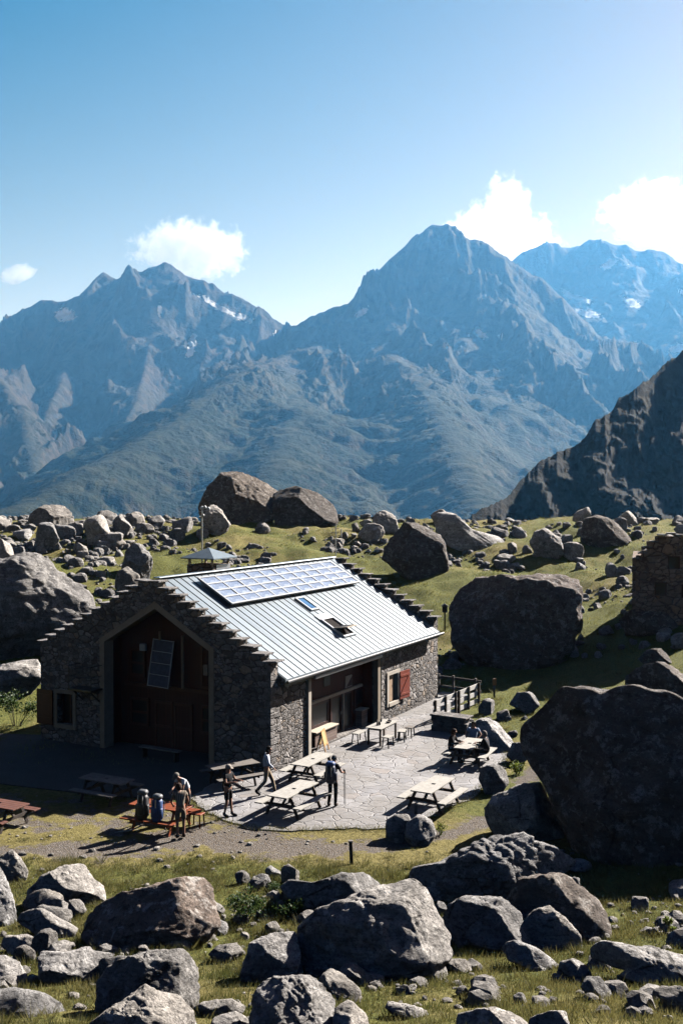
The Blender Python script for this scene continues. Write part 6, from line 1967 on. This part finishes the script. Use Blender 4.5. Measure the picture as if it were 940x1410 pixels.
person('person in grey blue t-shirt and sunglasses facing the camera behind the far table', (fr_.x, fr_.y, 0.012), (-0.25, -0.97), dict(SIT, chest=(0, 0.0, .90), neck=(0, .0, 1.06), head=(0, .03, 1.19), crown=(0, .03, 1.30), shl=(-.18, 0, 1.0), shr=(.18, 0, 1.0), ell=(-.33, .08, .80), elr=(.33, .08, .80), wrl=(-.22, .30, .68), wrr=(.22, .30, .68)), C_blue, C_dark, 'short', hair=H_black)
# ---------------------------------------------------------------- grass and shrubs
def leaf_mat(name, a, b, trans=0.45):
    m = NT(name, 0.6, 0.25)
    f = m.attr('tone')
    c = m.ramp(f, [(0.0, a), (1.0, b)])
    m.color(c)
    tr_ = m.n('ShaderNodeBsdfTranslucent'); m.link(c, tr_.inputs[0])
    mx = m.n('ShaderNodeMixShader'); mx.inputs[0].default_value = trans
    m.link(m.b.outputs[0], mx.inputs[1]); m.link(tr_.outputs[0], mx.inputs[2]); m.link(mx.outputs[0], m.out.inputs['Surface'])
    return m.m


M_grass = leaf_mat('grass_blades', (0.055, 0.065, 0.016), (0.19, 0.165, 0.06))

M_meadow = leaf_mat('meadow_blades', (0.09, 0.108, 0.024), (0.28, 0.25, 0.085))


def blades(n_try, x0, x1, y0, y1, h0, h1, w0, w1, gthr, dens=None, clump=1.2):
    X = RNG.uniform(x0, x1, n_try); Y = RNG.uniform(y0, y1, n_try)
    P = np.stack([X, Y], 1)
    # only what the photograph can see, plus a margin
    P = P[np.abs(P[:, 0]) < 0.40 * P[:, 1] + 1.5]
    nz = fbm(np.stack([P[:, 0] / clump, P[:, 1] / clump, np.zeros(len(P))], 1), 3)
    keep = RNG.uniform(-.75, 0.55, len(P)) < nz
    P = P[keep]; nz = nz[keep]
    g = gravel_amount(P) + fbm(np.stack([P[:, 0] * 1.1, P[:, 1] * 1.1, np.ones(len(P))], 1), 3) * 0.6
    d = np.maximum(poly_dist(P, TERR), poly_dist(P, _hutpoly))
    k = (g < gthr) & (d < -0.06)
    if dens is not None: k &= RNG.uniform(0, 1, len(P)) < dens(P)
    P = P[k]; nz = nz[k]
    Z = ground_z(P)
    n = len(P)
    h = RNG.uniform(h0, h1, n) * (0.7 + 0.6 * np.clip(nz + .3, 0, 1.2)); w = RNG.uniform(w0, w1, n); a = RNG.uniform(0, 2 * math.pi, n)
    ln = RNG.uniform(0.1, 0.7, n); b = RNG.uniform(0, 2 * math.pi, n)
    base = np.stack([P[:, 0], P[:, 1], Z - 0.015], 1)
    s = np.stack([np.cos(a), np.sin(a), np.zeros(n)], 1) * (w / 2)[:, None]
    tip = base + np.stack([np.cos(b) * ln * h, np.sin(b) * ln * h, h], 1)
    V = np.stack([base - s, base + s, tip], 1).reshape(-1, 3)
    dr = fbm(np.stack([P[:, 0] / 3.1, P[:, 1] / 3.1, np.full(n, 5.0)], 1), 3) * 0.6
    tone = np.clip(0.40 + dr + RNG.normal(0, 0.18, n), 0, 1)
    return V, np.repeat(tone, 3)


def mass(name, label, parts, mat):
    V = np.concatenate([p[0] for p in parts]); T = np.concatenate([p[1] for p in parts])
    me = np_mesh(name, V, np.arange(len(V)).reshape(-1, 3), False)
    point_attr(me, 'tone', T)
    o = link_mesh(name, me, mat); tag(o, label, 'grass', kind='stuff')


mass('grass', 'olive green mountain grass between the foreground boulders and along the yard',
     [blades(330000, -14, 14, 14, 29.5, .06, .19, .010, .022, -0.05), blades(60000, -16, 16, 27, 36, .03, .08, .012, .022, -0.2)], M_grass)
mass('grass', 'short yellow green meadow grass around and behind the hut',
     [blades(120000, -30, 30, 40, 75, .06, .16, .02, .045, 2.0, None, 2.2), blades(110000, -50, 50, 70, 116, .08, .20, .03, .07, 2.0, None, 3.5)], M_meadow)

def tussocks(n, x0, x1, y0, y1, hh, per=46):
    P = np.stack([RNG.uniform(x0, x1, n), RNG.uniform(y0, y1, n)], 1)
    P = P[(np.abs(P[:, 0]) < 0.40 * P[:, 1] + 1.0) & (gravel_amount(P) < 0.15) & (np.maximum(poly_dist(P, TERR), poly_dist(P, _hutpoly)) < -0.02)]
    n = len(P); rad = RNG.uniform(.06, .22, n); ht = RNG.uniform(.5, 1.2, n) * hh; tn = RNG.uniform(-.2, .55, n)
    C = np.repeat(P, per, 0); r = np.repeat(rad, per) * RNG.random(n * per) ** .6; a = RNG.uniform(0, 2 * math.pi, n * per)
    Q = C + np.stack([np.cos(a) * r, np.sin(a) * r], 1); Z = np.repeat(ground_z(P), per)
    h = np.repeat(ht, per) * RNG.uniform(.5, 1.1, n * per); w = RNG.uniform(.010, .02, n * per); b = RNG.uniform(0, 6.28, n * per)
    base = np.stack([Q[:, 0], Q[:, 1], Z - .03], 1)
    s = np.stack([np.cos(b), np.sin(b), 0 * b], 1) * (w / 2)[:, None]
    tip = base + np.stack([np.cos(a) * h * .7, np.sin(a) * h * .7, h], 1)
    V = np.stack([base - s, base + s, tip], 1).reshape(-1, 3)
    return V, np.repeat(np.clip(.35 + np.repeat(tn, per) + RNG.normal(0, .12, n * per), 0, 1), 3)


mass('grass', 'rough tussocks of taller grass among the foreground boulders and path edges',
     [tussocks(1500, -13, 13, 15, 30, .24), tussocks(500, -14, 13, 27, 37, .12), tussocks(700, -30, 30, 42, 75, .3)], M_grass)

def edge_tufts(n):
    Q = []
    for i in range(16):
        a, b = np.array(TERR[i]), np.array(TERR[(i + 1) % len(TERR)])
        for t in np.linspace(0, 1, max(2, int(np.hypot(*(b - a)) * 8))): Q.append(a + (b - a) * t)
    Q = np.array(Q); P = Q[RNG.integers(0, len(Q), n)] + RNG.normal(0, .13, (n, 2))
    h = RNG.uniform(.03, .12, n); w = RNG.uniform(.01, .02, n); b = RNG.uniform(0, 6.28, n)
    base = np.stack([P[:, 0], P[:, 1], np.full(n, .0)], 1); s = np.stack([np.cos(b), np.sin(b), 0 * b], 1) * (w / 2)[:, None]
    tip = base + np.stack([RNG.normal(0, .3, n) * h, RNG.normal(0, .3, n) * h, h], 1)
    return np.stack([base - s, base + s, tip], 1).reshape(-1, 3), np.repeat(np.clip(RNG.normal(.55, .2, n), 0, 1), 3)


mass('grass', 'weeds and short grass creeping over the ragged edge of the flagged terrace', [edge_tufts(5000)], M_grass)

M_leaf = leaf_mat('shrub_leaves', (0.022, 0.045, 0.012), (0.075, 0.115, 0.03), 0.3)
M_leaf2 = leaf_mat('sprig_leaves', (0.07, 0.10, 0.015), (0.17, 0.20, 0.04), 0.45)
M_stem = flat_mat('woody_stem', (0.07, 0.05, 0.035), 0.8)


def shrub(label, px, py, wpx, hpx, n, leaf, mat, group=None, upright=False):
    p = ground_hit(px, py); k = p.y / FPX
    w, h = wpx * k / 2, hpx * k
    e = empty('shrub', p, 0, label, 'shrub', group)
    st = MB(); tips = []
    for i in range(max(5, n // 60)):
        a = random.uniform(0, 6.28); r = random.uniform(.1, .95) * w
        t = Vector((math.cos(a) * r, math.sin(a) * r * .8, h * random.uniform(.5, 1.0) * (1 - .35 * (r / w) ** 2)))
        mid = t * .5 + Vector((random.uniform(-.05, .05), random.uniform(-.05, .05), h * .08))
        st.tube([(t.x * .15, t.y * .15, -0.05), mid, t], [.012, .008, .004], 5); tips.append((mid, t))
    st.build('stems', M_stem, e)
    C = np.array([(lambda q, u: q[0].lerp(q[1], u) if not upright else Vector((0, 0, 0)).lerp(q[1], u))(random.choice(tips), random.random() ** .5) for _ in range(n)])
    C = C + RNG.normal(0, 1, C.shape) * np.array([w * .16, w * .16, h * .07]); C[:, 2] = np.maximum(C[:, 2], 0.02)
    d = RNG.normal(size=(n, 3)) + np.array([0, 0, .5]); d /= np.linalg.norm(d, axis=1)[:, None]
    q = np.cross(d, RNG.normal(size=(n, 3))); q /= np.linalg.norm(q, axis=1)[:, None]
    L = leaf * RNG.uniform(.7, 1.3, n)[:, None]
    V = np.stack([C - d * L * .5, C + q * L * .24, C + d * L * .5, C - q * L * .24], 1).reshape(-1, 3)
    me = np_mesh('foliage', V, np.arange(4 * n).reshape(-1, 4), False)
    point_attr(me, 'tone', np.repeat(RNG.uniform(0, 1, n), 4))
    link_mesh('foliage', me, mat, e)
    return e


shrub('broad dark green shrub with glossy leaves beside the long blocky boulder', 338, 1268, 70, 44, 900, .085, M_leaf)
shrub('dark green shrub spreading between the stones below the pale slab', 402, 1262, 60, 30, 600, .075, M_leaf)
shrub('small green shrub touching the foot of the pale slab', 378, 1230, 44, 16, 300, .06, M_leaf)
shrub('bright yellow green sprig in front of the big peaked boulder', 432, 1338, 20, 28, 160, .06, M_leaf2, upright=True)
shrub('bushy green clump left of the hut below the flat slab', 22, 1000, 80, 52, 900, .13, M_leaf)
shrub('small bright clump of grass like leaves left of the terrace rocks', 606, 1150, 20, 20, 160, .07, M_leaf2, upright=True)
shrub('bright green tuft on the bank right of the dark rounded rock', 712, 1066, 26, 26, 240, .10, M_leaf2, upright=True)
shrub('low green plant in the shadow of the giant boulder', 918, 1282, 24, 20, 140, .08, M_leaf2)
shrub('grey green low bush by the stones heaped at the cubic boulder', 764, 915, 36, 18, 300, .12, M_leaf)
